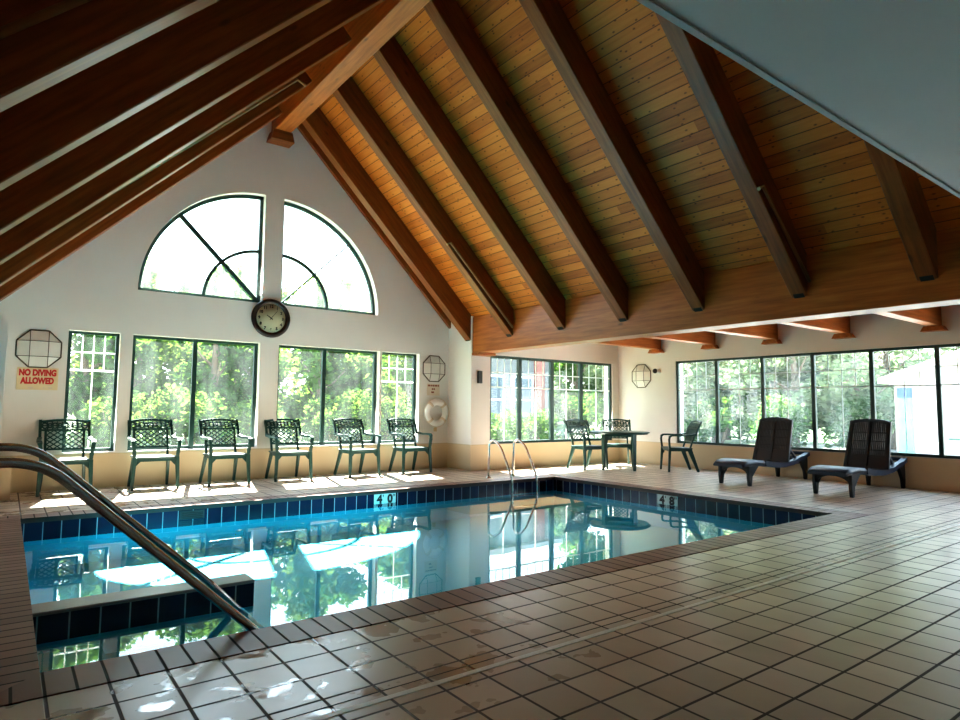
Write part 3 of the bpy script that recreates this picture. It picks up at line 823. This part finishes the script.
# table
t = thing('patio_table', 'round dark green resin table near the corner window', 'table', (TB[0], TB[1], 0), radians(39.5))
mb = MB(); mb.lathe([(.001, .675), (.50, .675), (.53, .668), (.535, .685), (.56, .690), (.568, .700), (.562, .712), (.53, .716), (.001, .716)], 48); obj('tabletop', mb, M['table'], t)
mb = MB()
for k in range(4):
    a0 = pi / 4 + k * pi / 2; a1 = a0 + pi / 2
    mb.bar((.37 * cos(a0), .37 * sin(a0), .65), (.37 * cos(a1), .37 * sin(a1), .65), .025, .06)
obj('apron', mb, M['table'], t)
for k in range(4):
    a0 = pi / 4 + k * pi / 2; d = Vector((cos(a0), sin(a0), 0)); tt = Vector((-sin(a0), cos(a0), 0))
    mb = MB(); mb.bar(d * .385 + Vector((0, 0, .675)), d * .40, .105, .045, up=d, w2=.05, d2=.032); obj('leg', mb, M['table'], t, .006)

# ------------------------------------------------------------------ loungers
def make_lounger(label):
    t = thing('sun_lounger', label, 'lounger', (0, 0, 0), 0, 'black loungers along the ribbon window')
    W = .265
    def top(x):   # seat surface profile; front at x=0, rear at 1.86
        pts = [(0, .33), (.10, .372), (.30, .385), (.55, .365), (.80, .325), (1.05, .31), (1.30, .325), (1.60, .39), (1.86, .45)]
        for (a, za), (b, zb) in zip(pts, pts[1:]):
            if a <= x <= b:
                k = (x - a) / (b - a); k = k * k * (3 - 2 * k); return za + (zb - za) * k
        return pts[-1][1]
    n = 26
    mb = MB(); rows = []
    for i in range(n + 1):
        x = .0 + 1.16 * i / n; z = top(x)
        w_ = W * (1 - .10 * max(0, (.14 - x) / .14) ** 2)
        th = .05 + .03 * min(1, x / .1)
        rows.append([mb.bm.verts.new(p) for p in ((x, -w_, z - .03), (x, -w_ + .03, z), (x, w_ - .03, z), (x, w_, z - .03), (x, w_ - .01, z - th), (x, -w_ + .01, z - th))])
    for a, b in zip(rows, rows[1:]):
        for j in range(6):
            f = mb.bm.faces.new([a[j], a[(j + 1) % 6], b[(j + 1) % 6], b[j]]); f.smooth = True
    mb.bm.faces.new(rows[0]); mb.bm.faces.new(rows[-1])
    obj('seat', mb, M['lounger_seat'], t)
    for s in (-1, 1):
        mb = MB(); rows = []
        for i in range(31):
            x = .55 + 1.33 * i / 30; z = top(min(x, 1.86)); th = .085 - .03 * i / 30
            y0, y1 = s * (W - .07), s * (W + .005)
            rows.append([mb.bm.verts.new(p) for p in ((x, y0, z), (x, y1, z), (x, y1, z - th), (x, y0, z - th))])
        for a, b in zip(rows, rows[1:]):
            for j in range(4): mb.bm.faces.new([a[j], a[(j + 1) % 4], b[(j + 1) % 4], b[j]])
        mb.bm.faces.new(rows[0]); mb.bm.faces.new(rows[-1])
        obj('side_rail', mb, M['lounger_seat'], t)
    mb = MB(); mb.box((1.80, -W, .395), (1.875, W, .45)); mb.box((1.12, -W + .05, .26), (1.62, W - .05, .285)); obj('rear_rail', mb, M['lounger_seat'], t, .008)
    def leg(x, s, lean):
        mb = MB()
        zt = top(x) - .05
        poly = [(0, 0), (.045, 0), (.07, .14), (.17, zt - .09), (.24, zt - .03), (.24, zt), (-.02, zt), (-.02, .12)]
        mb.prism([(u * lean, v) for u, v in poly], lambda u, v, d: (x + u, s * (W - .015) - s * d, v), 0, .045)
        obj('leg', mb, M['lounger'], t, .006)
    for s in (-1, 1): leg(.16, s, 1); leg(1.76, s, -1)
    # arched apron between the legs of each end
    for x in (.16, 1.72):
        mb = MB(); zt = top(x) - .05
        poly = [(-W + .02, zt), (W - .02, zt), (W - .02, zt - .17)] + [((W - .06) * cos(a), zt - .17 + .11 * sin(a)) for a in [pi * i / 12 for i in range(13)]] + [(-W + .02, zt - .17)]
        mb.prism(poly, lambda u, v, d, x=x: (x + d, u, v), 0, .04)
        obj('leg_apron', mb, M['lounger'], t)
    # raised back
    bx, bz, H, lean = 1.13, .315, .70, radians(17)
    def q(u, h): return Vector((bx + h * sin(lean) , u, bz + h * cos(lean)))
    mb = MB()
    hw = lambda h: .292 - .026 * (h / H)
    for s in (-1, 1): mb.bar(q(s * (hw(0) - .02), 0), q(s * (hw(H) - .02), H), .04, .045, up=(0, 1, 0))
    mb.bar(q(-.012, 0), q(-.012, H), .012, .02, up=(0, 1, 0)); mb.bar(q(0, .02), q(0, H), .05, .03, up=(0, 1, 0))
    for i in range(10):
        u0, u1 = -.256 + .512 * i / 10, -.256 + .512 * (i + 1) / 10
        f = lambda u: H - .03 + .05 * max(0, cos(u / .262 * pi / 2)) ** .6
        mb.bar(q(u0, f(u0)), q(u1, f(u1)), .045, .055, up=(1, 0, 0))
    back = obj('backrest', mb, M['lounger'], t)
    mb = MB()
    mb.hexa([q(-.27, .0) + Vector((-.012, 0, 0)), q(.27, .0) + Vector((-.012, 0, 0)), q(.27, 0) + Vector((.012, 0, 0)), q(-.27, 0) + Vector((.012, 0, 0)),
             q(-.245, .20) + Vector((-.012, 0, 0)), q(.245, .20) + Vector((-.012, 0, 0)), q(.245, .20) + Vector((.012, 0, 0)), q(-.245, .20) + Vector((.012, 0, 0))])
    for k in range(21):
        u = -.252 + .504 * k / 20
        mb.bar(q(u, .18), q(u * .94, H - .005), .0155, .020, up=(0, 1, 0))
    for h in (.27, .40, .53): mb.bar(q(-.24, h), q(.24, h), .016, .016, up=(1, 0, 0))
    obj('back_slats', mb, M['lounger'], back)
    mb = MB()
    for s in (-1, 1): mb.bar(q(s * .20, .30) + Vector((.02, 0, 0)), (1.52, s * .20, .35), .03, .03, up=(0, 1, 0))
    mb.bar((1.52, -.22, .35), (1.52, .22, .35), .03, .03)
    obj('back_prop', mb, M['lounger'], t)
    return t
lo = make_lounger('black resin lounger with raised back, standing nearer the green chairs')
lo.location = (8.76, 5.40, 0); lo.rotation_euler = (0, 0, radians(.5)); lo.scale = (1.12, 1.02, 1)
l2 = dup(lo, (8.76, 3.97, 0), radians(.5), 'black slatted resin lounger with raised back, nearest the wet tiles')

# ------------------------------------------------------------------ ladder and handrails
t = thing('pool_ladder', 'bright stainless steel pool ladder on the far pool edge', 'ladder', (0, 0, 0))
def bez(p, n=10):
    """rounded polyline: list of (point, radius)"""
    out = []
    for i, (a, r) in enumerate(p):
        a = Vector(a)
        if r == 0 or i in (0, len(p) - 1): out.append(a); continue
        d0 = (Vector(p[i - 1][0]) - a).normalized(); d1 = (Vector(p[i + 1][0]) - a).normalized()
        s, e = a + d0 * r, a + d1 * r
        for k in range(n + 1):
            u = k / n; out.append(s * (1 - u) ** 2 + a * 2 * u * (1 - u) + e * u * u)
    return out
for x in (6.33, 6.85):
    mb = MB(); mb.tube(bez([((x, 8.16, 0), 0), ((x, 8.14, .63), .13), ((x + .02, 7.90, .57), .16), ((x + .06, 7.63, .03), .10), ((x + .06, 7.62, -.48), 0)]), .019, 12)
    rail = obj('rail', mb, M['steel'], t)
    mb = MB(); mb.lathe([(.045, 0), (.045, .008), (.022, .02), (.022, .021)], 20, Matrix.Translation((x, 8.16, 0))); obj('anchor_plate', mb, M['steel'], rail)
for z in (-.26, -.42):
    mb = MB(); mb.box((6.41, 7.585, z), (6.89, 7.655, z + .025)); obj('rung', mb, M['steel'], t, .005)
for y, xe, ze, lb in ((3.32, 1.235, -.17, 'dark steel handrail slanting into the pool, closer to the brick coping'), (4.20, 1.20, -.11, 'dark steel handrail slanting into the pool beside the low tiled wall')):
    t = thing('handrail', lb, 'handrail', (0, 0, 0))
    z0 = .875 if y < 4 else .893
    mb = MB()
    p = [((-.60, y, 0), 0), ((-.60, y, z0), .12), ((.135, y, z0), .13), ((1.02 if y < 4 else 1.06, y, .035), 0 if y < 4 else .0), ((1.02 + .5, y, -.45), 0)]
    mb.tube(bez(p), .0215, 14); obj('rail', mb, M['rail'], t)
    mb = MB(); mb.lathe([(.05, 0), (.05, .008), (.025, .02), (.025, .021)], 20, Matrix.Translation((-.60, y, 0))); obj('anchor_plate', mb, M['rail'], t)

# ------------------------------------------------------------------ wall things
# clock
t = thing('wall_clock', 'round dark rimmed clock between the two quarter round windows', 'clock', (3.313, G - .002, 2.53)); t.rotation_euler = (pi / 2, 0, 0)
mb = MB(); n = 40
mb.lathe([(.20, 0), (.305, 0), (.312, .02), (.300, .045), (.272, .055), (.248, .045), (.232, .022), (.20, .018)], 48); obj('rim', mb, M['clock_rim'], t)
mb = MB(); mb.lathe([(.001, .005), (.236, .005), (.236, .022), (.001, .022)], 48); face = obj('clock_face', mb, M['clock_face'], t)
for k in range(1, 13):
    a = pi / 2 - k * pi / 6
    me = text_mesh('numeral', str(k), .062, .001, .0035); me.materials.append(M['ink'])
    link('numeral', me, face, (.188 * cos(a), .188 * sin(a), .0235))
def hand(nm, ang, ln, w_):
    a = pi / 2 - radians(ang); d = Vector((cos(a), sin(a), 0))
    mb = MB(); mb.bar(d * -.03 + Vector((0, 0, .028)), d * ln + Vector((0, 0, .028)), w_, .003, up=(0, 0, 1), w2=w_ * .5); obj(nm, mb, M['ink'], t)
hand('minute_hand', 38, .165, .010); hand('hour_hand', 304, .085, .020)
# sconces
def sconce(loc, rotz, label):
    t = thing('wall_sconce', label, 'sconce', loc, rotz, 'octagonal wall sconces')
    R, d, q = .242, .055, .100
    octo = [(R * cos(pi / 8 + k * pi / 4) / cos(pi / 8), R * sin(pi / 8 + k * pi / 4) / cos(pi / 8)) for k in range(8)]
    sq = [(q, q), (-q, q), (-q, -q), (q, -q)]
    o3 = [Vector((x, -.006, z)) for x, z in octo]; s3 = [Vector((x, -d, z)) for x, z in sq]
    mb = MB()
    mb.face(s3)
    # octagon vertex pairs per side: right(7,0) top(1,2) left(3,4) bottom(5,6)
    side = [(7, 0, 3, 0), (1, 2, 0, 1), (3, 4, 1, 2), (5, 6, 2, 3)]
    for a, b, c, e in side: mb.face([o3[a], o3[b], s3[e], s3[c]])
    for a, b, c in ((0, 1, 0), (2, 3, 1), (4, 5, 2), (6, 7, 3)): mb.face([o3[a], o3[b], s3[c]])
    mb.face([Vector((x, 0, z)) for x, z in octo])
    obj('lamp_glass', mb, M['frost'], t)
    mb = MB()
    for k in range(8): mb.bar(o3[k], o3[(k + 1) % 8], .016, .016)
    for k in range(4): mb.bar(s3[k], s3[(k + 1) % 4], .008, .008)
    for a, b, c, e in side: mb.bar(o3[a], s3[c], .008, .008); mb.bar(o3[b], s3[e], .008, .008)
    obj('came_frame', mb, M['lead'], t)
    return t
sconce((.305, G - .002, 1.845), 0, 'octagonal leaded glass sconce above the no diving sign')
sconce((6.43, G - .002, 1.865), 0, 'octagonal leaded glass sconce above the life ring')
sconce((XR - .002, 8.62, 1.845), -pi / 2, 'octagonal leaded glass sconce on the side wall behind the table')
# no diving sign
t = thing('no_diving_sign', 'cream sign with red letters reading NO DIVING ALLOWED', 'sign', (.31, G - .002, 1.455)); t.rotation_euler = (pi / 2, 0, 0)
mb = MB(); mb.box((-.222, -.145, 0), (.222, .142, .008)); obj('sign_board', mb, M['sign'], t, .002)
for s_, dz in (('NO DIVING', .075), ('ALLOWED', -.030)):
    me = text_mesh('lettering', s_, .108, .001, .0065, 1.0); me.materials.append(M['red'])
    o = link('lettering', me, t, (0, dz, .0095)); k = .40 / o.dimensions.x if s_[0] == 'N' else .36 / o.dimensions.x; o.scale = (k, 1, 1)
mb = MB()
for x0, w_ in ((-.10, .06), (.06, .02), (.12, .04)): mb.box((x0, -.128, .008), (x0 + w_, -.108, .009))
obj('worn_patch', mb, M['sign_white'], t)
# ring sign
t = thing('safety_notice', 'small off white notice with faded red print above the life ring', 'sign', (6.42, G - .002, 1.47)); t.rotation_euler = (pi / 2, 0, 0)
mb = MB(); mb.box((-.14, -.11, 0), (.14, .11, .006)); obj('sign_board', mb, M['sign_white'], t)
mb = MB()
for y_, segs in ((.075, ((-.12, .05), (-.06, .03), (-.02, .045), (.035, .05), (.095, .03))), (.01, ((-.035, .03), (.005, .03))), (-.05, ((-.045, .06),))):
    for x0, w_ in segs: mb.box((x0, y_ - .016, .006), (x0 + w_, y_ + .016, .0072))
obj('faded_print', mb, M['brown_ink'], t)
# life ring
t = thing('life_ring', 'white life ring hanging on the gable wall right of the windows', 'life ring', (6.47, G - .055, 1.04))
mb = MB(); n = 40
mb.tube([(.196 * cos(2 * pi * k / n), 0, .196 * sin(2 * pi * k / n)) for k in range(n)], .058, 14, closed=True); obj('ring', mb, M['ring'], t)
for k in range(4):
    a = pi / 4 + k * pi / 2; mb = MB()
    mb.tube([(.196 * cos(a + s), 0, .196 * sin(a + s)) for s in (-.12, -.04, .04, .12)], .061, 14); obj('strap_band', mb, M['sign_white'], t)
mb = MB(); pts = []
for k in range(64):
    a = 2 * pi * k / 64; r = .262 + .012 * abs(sin(2 * a)); pts.append((r * cos(a + pi / 4), -.01, r * sin(a + pi / 4)))
mb.tube(pts, .006, 6, closed=True); obj('rope', mb, M['sign_white'], t)
mb = MB(); mb.box((6.44, G - .03, .685), (6.50, G - .001, .76)); o = obj('wall_hook_plate', mb, M['tan'], bevel=.004); tag(o, 'small tan plate on the wall under the life ring', 'plate')
mb = MB(); mb.box((-.045, -.05, -.115), (.045, 0, .115)); o = obj('wall_alarm_box', mb, M['black'], bevel=.008, loc=(6.937, Y2 - .001, 1.70)); tag(o, 'small dark alarm box on the wall corner under the beam', 'alarm')
o['category'] = 'alarm box'
t = thing('security_camera', 'small dark dome camera on the side wall by the ribbon window', 'camera', (XR - .002, 8.17, 1.93))
mb = MB(); mb.lathe([(.045, 0), (.045, .02), (.03, .03), (.03, .09)], 16, Matrix.Rotation(-pi / 2, 4, 'Y')); obj('mount', mb, M['white'], t)
mb = MB(); mb.lathe([(.001, .09), (.035, .095), (.052, .12), (.045, .15), (.02, .17), (.001, .172)], 16, Matrix.Rotation(-pi / 2, 4, 'Y')); obj('lens_dome', mb, M['black'], t)

# ------------------------------------------------------------------ outside
mb = MB()
x0, x1, y0, y1 = -60, 90, -40, 90
mb.face([(x0, y0, -.16), (x1, y0, -.16), (x1, y1, -.16), (x0, y1, -.16)])
g = struct('ground', mb, M['grass'], 'green lawn outside the windows', 'lawn')
# cut a hole under the building so nothing shows in the pool
bpy.data.objects.remove(g)
mb = MB(); gx = [-60, XL - .28, XR + .28, 90]; gy = [-40, YF - .28, GO, 90]
for i in range(3):
    for j in range(3):
        if i == 1 and j == 1: continue
        mb.face([(gx[i], gy[j], -.12), (gx[i + 1], gy[j], -.12), (gx[i + 1], gy[j + 1], -.12), (gx[i], gy[j + 1], -.12)])
struct('ground', mb, M['grass'], 'green lawn outside the windows', 'lawn')
mb = MB(); mb.box((XR + 1.2, -12, -.12), (26, 11.2, -.09)); struct('pavement', mb, M['pave'], 'sunlit pale pavement outside the ribbon window', 'pavement')

def crown_mesh(name, n, blobs, ls, mat, seed):
    rnd = random.Random(seed); mb = MB(); bm = mb.bm
    for _ in range(n):
        bx_, by, bz, br = rnd.choice(blobs)
        while True:
            v = Vector((rnd.uniform(-1, 1), rnd.uniform(-1, 1), rnd.uniform(-1, 1)))
            if .35 < v.length < 1: break
        p = Vector((bx_, by, bz)) + Vector((v.x * br, v.y * br, v.z * br * .85))
        u = Vector((rnd.gauss(0, 1), rnd.gauss(0, 1), rnd.gauss(0, 1) * .6)).normalized(); w_ = u.orthogonal().normalized()
        w_ = (Matrix.Rotation(rnd.uniform(0, 6.28), 3, u) @ w_)
        s = ls * rnd.uniform(.6, 1.3)
        bm.faces.new([bm.verts.new(p - u * s * .5), bm.verts.new(p + w_ * s * .32), bm.verts.new(p + u * s * .55), bm.verts.new(p - w_ * s * .32)])
    me = bpy.data.meshes.new(name); bm.to_mesh(me); bm.free(); me.materials.append(mat); return me
def make_tree(label, kind, group):
    t = thing('tree' if kind < 2 else 'shrub', label, 'tree' if kind < 2 else 'shrub', (0, 0, 0), 0, group)
    rnd = random.Random(11 + kind)
    H = 4.6 if kind < 2 else 1.5
    mb = MB()
    if kind < 2:
        mb.tube([(0, 0, -.15), (.05, .02, H * .25), (-.04, .05, H * .5), (.03, 0, H * .85)], [.16, .12, .09, .03], 8)
        for k in range(7):
            a = k * 2.4; z = H * (.28 + .07 * k); l = .9 - .06 * k
            mb.tube([(0, 0, z), (l * .5 * cos(a), l * .5 * sin(a), z + .3), (l * cos(a), l * sin(a), z + .75)], [.05, .035, .012], 6)
        obj('trunk', mb, M['bark'], t)
        blobs = []
        for k in range(20):
            z = H * rnd.uniform(.18, .98); rr = 1.55 * (1 - abs(z / H - .5) * 1.1); a = rnd.uniform(0, 6.28); q_ = rr * sqrt(rnd.random())
            blobs.append((q_ * cos(a), q_ * sin(a), z, rnd.uniform(.45, .8)))
        me = crown_mesh('foliage', 5200, blobs, .20, M['leaf'] if kind == 0 else M['leaf2'], 5 + kind)
    else:
        for k in range(5):
            a = k * 1.3; mb.tube([(0, 0, -.15), (.2 * cos(a), .2 * sin(a), .5), (.4 * cos(a), .4 * sin(a), 1.1)], [.03, .02, .008], 6)
        obj('stem', mb, M['bark'], t)
        blobs = [(rnd.uniform(-.55, .55), rnd.uniform(-.55, .55), rnd.uniform(.35, 1.2), rnd.uniform(.3, .5)) for _ in range(10)]
        me = crown_mesh('foliage', 2200, blobs, .13, M['leaf2'], 9)
    link('foliage', me, t)
    return t
tr0 = make_tree('dark leafy tree outside the narrow window by the no diving sign', 0, 'trees outside the windows')
tr1 = make_tree('pale leafy tree outside the window left of the clock', 1, 'trees outside the windows')
sh = make_tree('low shrub outside the narrow window by the no diving sign', 2, 'shrubs outside the windows')
OUT = [ # x, y, scale, proto, label
 (1.6, 19.0, .98, 0, None), (3.0, 20.5, 1.02, 1, None), (4.6, 18.4, .92, 0, 'dark leafy tree outside the window left of the clock'),
 (6.4, 21.0, 1.05, 0, 'dark leafy tree outside the window directly right of the clock'), (7.6, 18.2, .95, 1, 'pale leafy tree outside the window right of the clock'),
 (9.2, 20.6, 1.0, 0, 'dark leafy tree outside the pane nearest the life ring'), (10.4, 17.6, .8, 1, 'pale leafy tree outside the narrow window by the life ring'),
 (13.4, 24.0, 1.1, 0, 'dark leafy tree behind the narrow window by the life ring'),
 (-.8, 20.4, 1.05, 1, 'pale leafy tree beyond the wall with the no diving sign'),
 (3.6, 27.0, 1.3, 0, 'taller dark tree farther back behind the window left of the clock'), (7.4, 27.5, 1.25, 0, 'taller dark tree farther back right of the clock'), (12.2, 27.5, 1.4, 1, 'taller pale tree farther back by the life ring window'),
 (19.4, 15.2, 1.15, 0, 'dark tree outside the right end of the corner window'), (22.0, 17.5, 1.3, 1, 'pale tree right of the far house, past the corner window'),
 (17.9, 17.4, 1.0, 0, 'dark tree beside the far house, outside the third pane of the corner window'), (20.2, 19.6, 1.2, 0, 'dark tree farther back outside the fourth pane of the corner window'),
 (19.8, 12.6, 1.1, 0, 'dark tree outside the first ribbon window pane from the corner'), (20.6, 10.9, 1.15, 1, 'pale tree outside the second ribbon window pane from the corner'),
 (19.2, 9.6, 1.1, 0, 'dark tree outside the ribbon window behind the first lounger'), (21.0, 8.6, 1.2, 0, 'dark tree outside the ribbon window between the loungers'),
 (23.5, 8.6, 1.3, 1, 'pale tree left of the white shed, behind the second lounger'), (27.5, 9.3, 1.5, 1, 'tall pale tree farther back behind the white shed'),
 (24.5, 12.5, 1.45, 1, 'tall pale tree farther back outside the ribbon window'), (25.0, 15.5, 1.5, 0, 'tall dark tree farther back outside the first ribbon pane')]
rr = random.Random(3)
first = {0: True, 1: True}; pale = {}
for x, y, s, k, lb in OUT:
    p = (tr0, tr1)[k]
    if first[k]: o = p; first[k] = False; o.location = (x, y, -.1); o.rotation_euler = (0, 0, rr.uniform(0, 6)); o.scale = (s * 1.1, s * 1.1, s * (.86 if x > 18.5 else 1.1))
    else:
        o = dup(p, (x, y, -.1), rr.uniform(0, 6), lb, None, (s * 1.1, s * 1.1, s * (.86 if x > 18.5 else 1.1)))
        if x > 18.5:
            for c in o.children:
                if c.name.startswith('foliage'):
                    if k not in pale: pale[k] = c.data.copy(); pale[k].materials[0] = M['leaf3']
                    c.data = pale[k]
SH = [(1.9, 15.4, 1.0, None), (3.4, 15.0, 1.1, 'low shrub outside the window left of the clock, left pane'), (5.0, 15.6, 1.0, 'low shrub outside the window left of the clock, right pane'),
      (6.6, 15.0, 1.1, 'low shrub outside the window right of the clock, left pane'), (8.2, 15.4, 1.1, 'low shrub outside the window right of the clock, right pane'),
      (9.9, 15.2, 1.0, 'low shrub outside the narrow window by the life ring'), (9.7, 12.2, .8, 'low shrub outside the corner window, first pane from the wall corner'),
      (11.2, 12.6, .8, 'low shrub outside the corner window, second pane'), (15.4, 14.9, 1.2, 'low shrub outside the third pane of the corner window'), (19.0, 14.0, 1.2, 'low shrub outside the first ribbon pane'),
      (18.4, 11.6, 1.2, 'low shrub outside the second ribbon pane'), (18.0, 9.4, 1.1, 'low shrub outside the ribbon window behind the first lounger'), (19.6, 8.0, 1.1, 'low shrub outside the ribbon window near the second lounger')]
for i, (x, y, s, lb) in enumerate(SH):
    if i == 0: o = sh; o.location = (x, y, -.1)
    else:
        o = dup(sh, (x, y, -.1), rr.uniform(0, 6), lb, None, (s, s, s))
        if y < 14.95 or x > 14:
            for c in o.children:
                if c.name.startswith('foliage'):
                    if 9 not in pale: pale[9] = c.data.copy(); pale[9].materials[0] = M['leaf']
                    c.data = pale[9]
# house beyond the corner window
h = thing('house', 'pale sided house with a red brick strip beyond the corner window', 'house', (0, 0, 0))
mb = MB(); mb.box((12.4, 17.2, -.12), (16.3, 20.4, 3.4)); obj('wall', mb, M['siding_grey'], h)
mb = MB(); mb.box((15.42, 17.05, -.12), (15.82, 17.2, 3.4)); obj('brick_strip', mb, M['brick'], h)
mb = MB(); mb.prism([(-.3, 0), (1.6, 1.0), (3.5, 0), (3.5, -.15), (-.3, -.15)], lambda u, v, x: (x, 17.2 + u, 3.45 + v), 12.1, 16.6); obj('roof', mb, M['roofing'], h)
for x in (13.0, 14.35):
    mb = MB(); mb.box((x, 17.12, .6), (x + .95, 17.2, 2.3)); w_ = obj('window', mb, M['drain'], h)
    mb = MB(); mb.box((x + .07, 17.10, .67), (x + .88, 17.12, 1.42)); mb.box((x + .07, 17.10, 1.48), (x + .88, 17.12, 2.23)); obj('window_glass', mb, M['dark_glass'], w_)
# shed beyond the ribbon window
s_ = thing('shed', 'white sided shed with a teal door beyond the ribbon window', 'shed', (0, 0, 0))
mb = MB(); SX = 17.5
mb.prism([(1.8, -.1), (6.24, -.1), (6.24, 1.95), (4.0, 2.75), (1.8, 1.95)], lambda u, v, x: (x, u, v), SX, SX + 5); obj('wall', mb, M['siding'], s_)
mb = MB()
mb.prism([(6.5, 1.84), (6.5, 1.96), (4.0, 2.86), (1.5, 1.96), (1.5, 1.84), (4.0, 2.74)], lambda u, v, x: (x, u, v), SX - .25, SX + 5.2); obj('roof', mb, M['roof_white'], s_)
mb = MB(); mb.box((SX - .03, 5.86, -.05), (SX, 6.18, 1.45)); obj('door', mb, M['teal'], s_)
mb = MB(); mb.box((SX - .03, 5.86, 1.48), (SX, 6.18, 1.72)); obj('door_header', mb, M['blue'], s_)
# outdoor table
pt = thing('picnic_table', 'grey green outdoor table beyond the ribbon window', 'table', (14.6, 3.4, -.09))
mb = MB()
for k in range(5): mb.box((-.38 + k * .155, -.8, .70), (-.235 + k * .155, .8, .74))
obj('tabletop', mb, M['table'], pt)
for s in (-1, 1):
    for q_ in (-1, 1):
        mb = MB(); mb.bar((q_ * .15, s * .55, .70), (q_ * .38, s * .55, 0), .08, .05, up=(0, 1, 0)); obj('leg', mb, M['table'], pt)
dup(ch, (11.9, 12.0, -.12), radians(100), 'green armchair standing outdoors on the lawn, seen through the corner window', 'green chairs outdoors')

# ------------------------------------------------------------------ light and camera
W = bpy.data.worlds.new('sky'); SC.world = W; W.use_nodes = True
t = W.node_tree; t.nodes.clear()
out = t.nodes.new('ShaderNodeOutputWorld'); bg = t.nodes.new('ShaderNodeBackground')
tc = t.nodes.new('ShaderNodeTexCoord'); sx = t.nodes.new('ShaderNodeSeparateXYZ'); L(t, tc.outputs['Generated'], sx.inputs[0])
col = ramp(t, sx.outputs[2], [(0.0, (.95, .98, 1.0)), (.2, (.76, .89, 1.0)), (.9, (.42, .66, 1.0))])
L(t, col, bg.inputs[0]); bg.inputs[1].default_value = 3.4
L(t, bg.outputs[0], out.inputs[0])
sd = bpy.data.lights.new('sun', 'SUN'); sd.energy = 38; sd.angle = radians(.6); sd.color = (1, .96, .88)
so = bpy.data.objects.new('sun', sd); C.objects.link(so)
so.rotation_euler = Vector((-.42, -1.75, -2.13)).to_track_quat('-Z', 'Y').to_euler()

yaw, pitch, roll = 0.644805127, 0.0773968502, 0.00942690334
f = Vector((sin(yaw) * cos(pitch), cos(yaw) * cos(pitch), sin(pitch))); ri = Vector((cos(yaw), -sin(yaw), 0)); up = ri.cross(f)
ri2 = ri * cos(roll) + up * sin(roll); up2 = up * cos(roll) - ri * sin(roll)
cd = bpy.data.cameras.new('camera'); cd.sensor_width = 36; cd.sensor_fit = 'HORIZONTAL'; cd.lens = 36 * 627.759 / 960; cd.clip_start = .02
co = bpy.data.objects.new('camera', cd); C.objects.link(co)
co.matrix_world = Matrix(((ri2.x, up2.x, -f.x, 0), (ri2.y, up2.y, -f.y, 0), (ri2.z, up2.z, -f.z, 1.12), (0, 0, 0, 1)))
SC.camera = co
SC.view_settings.view_transform = 'Standard'
SC.view_settings.look = 'Medium High Contrast'
SC.view_settings.exposure = 1.48
SC.cycles.max_bounces = 10; SC.cycles.diffuse_bounces = 6; SC.cycles.glossy_bounces = 5; SC.cycles.transparent_max_bounces = 24
SC.cycles.sample_clamp_indirect = 8
SC.cycles.use_denoising = True
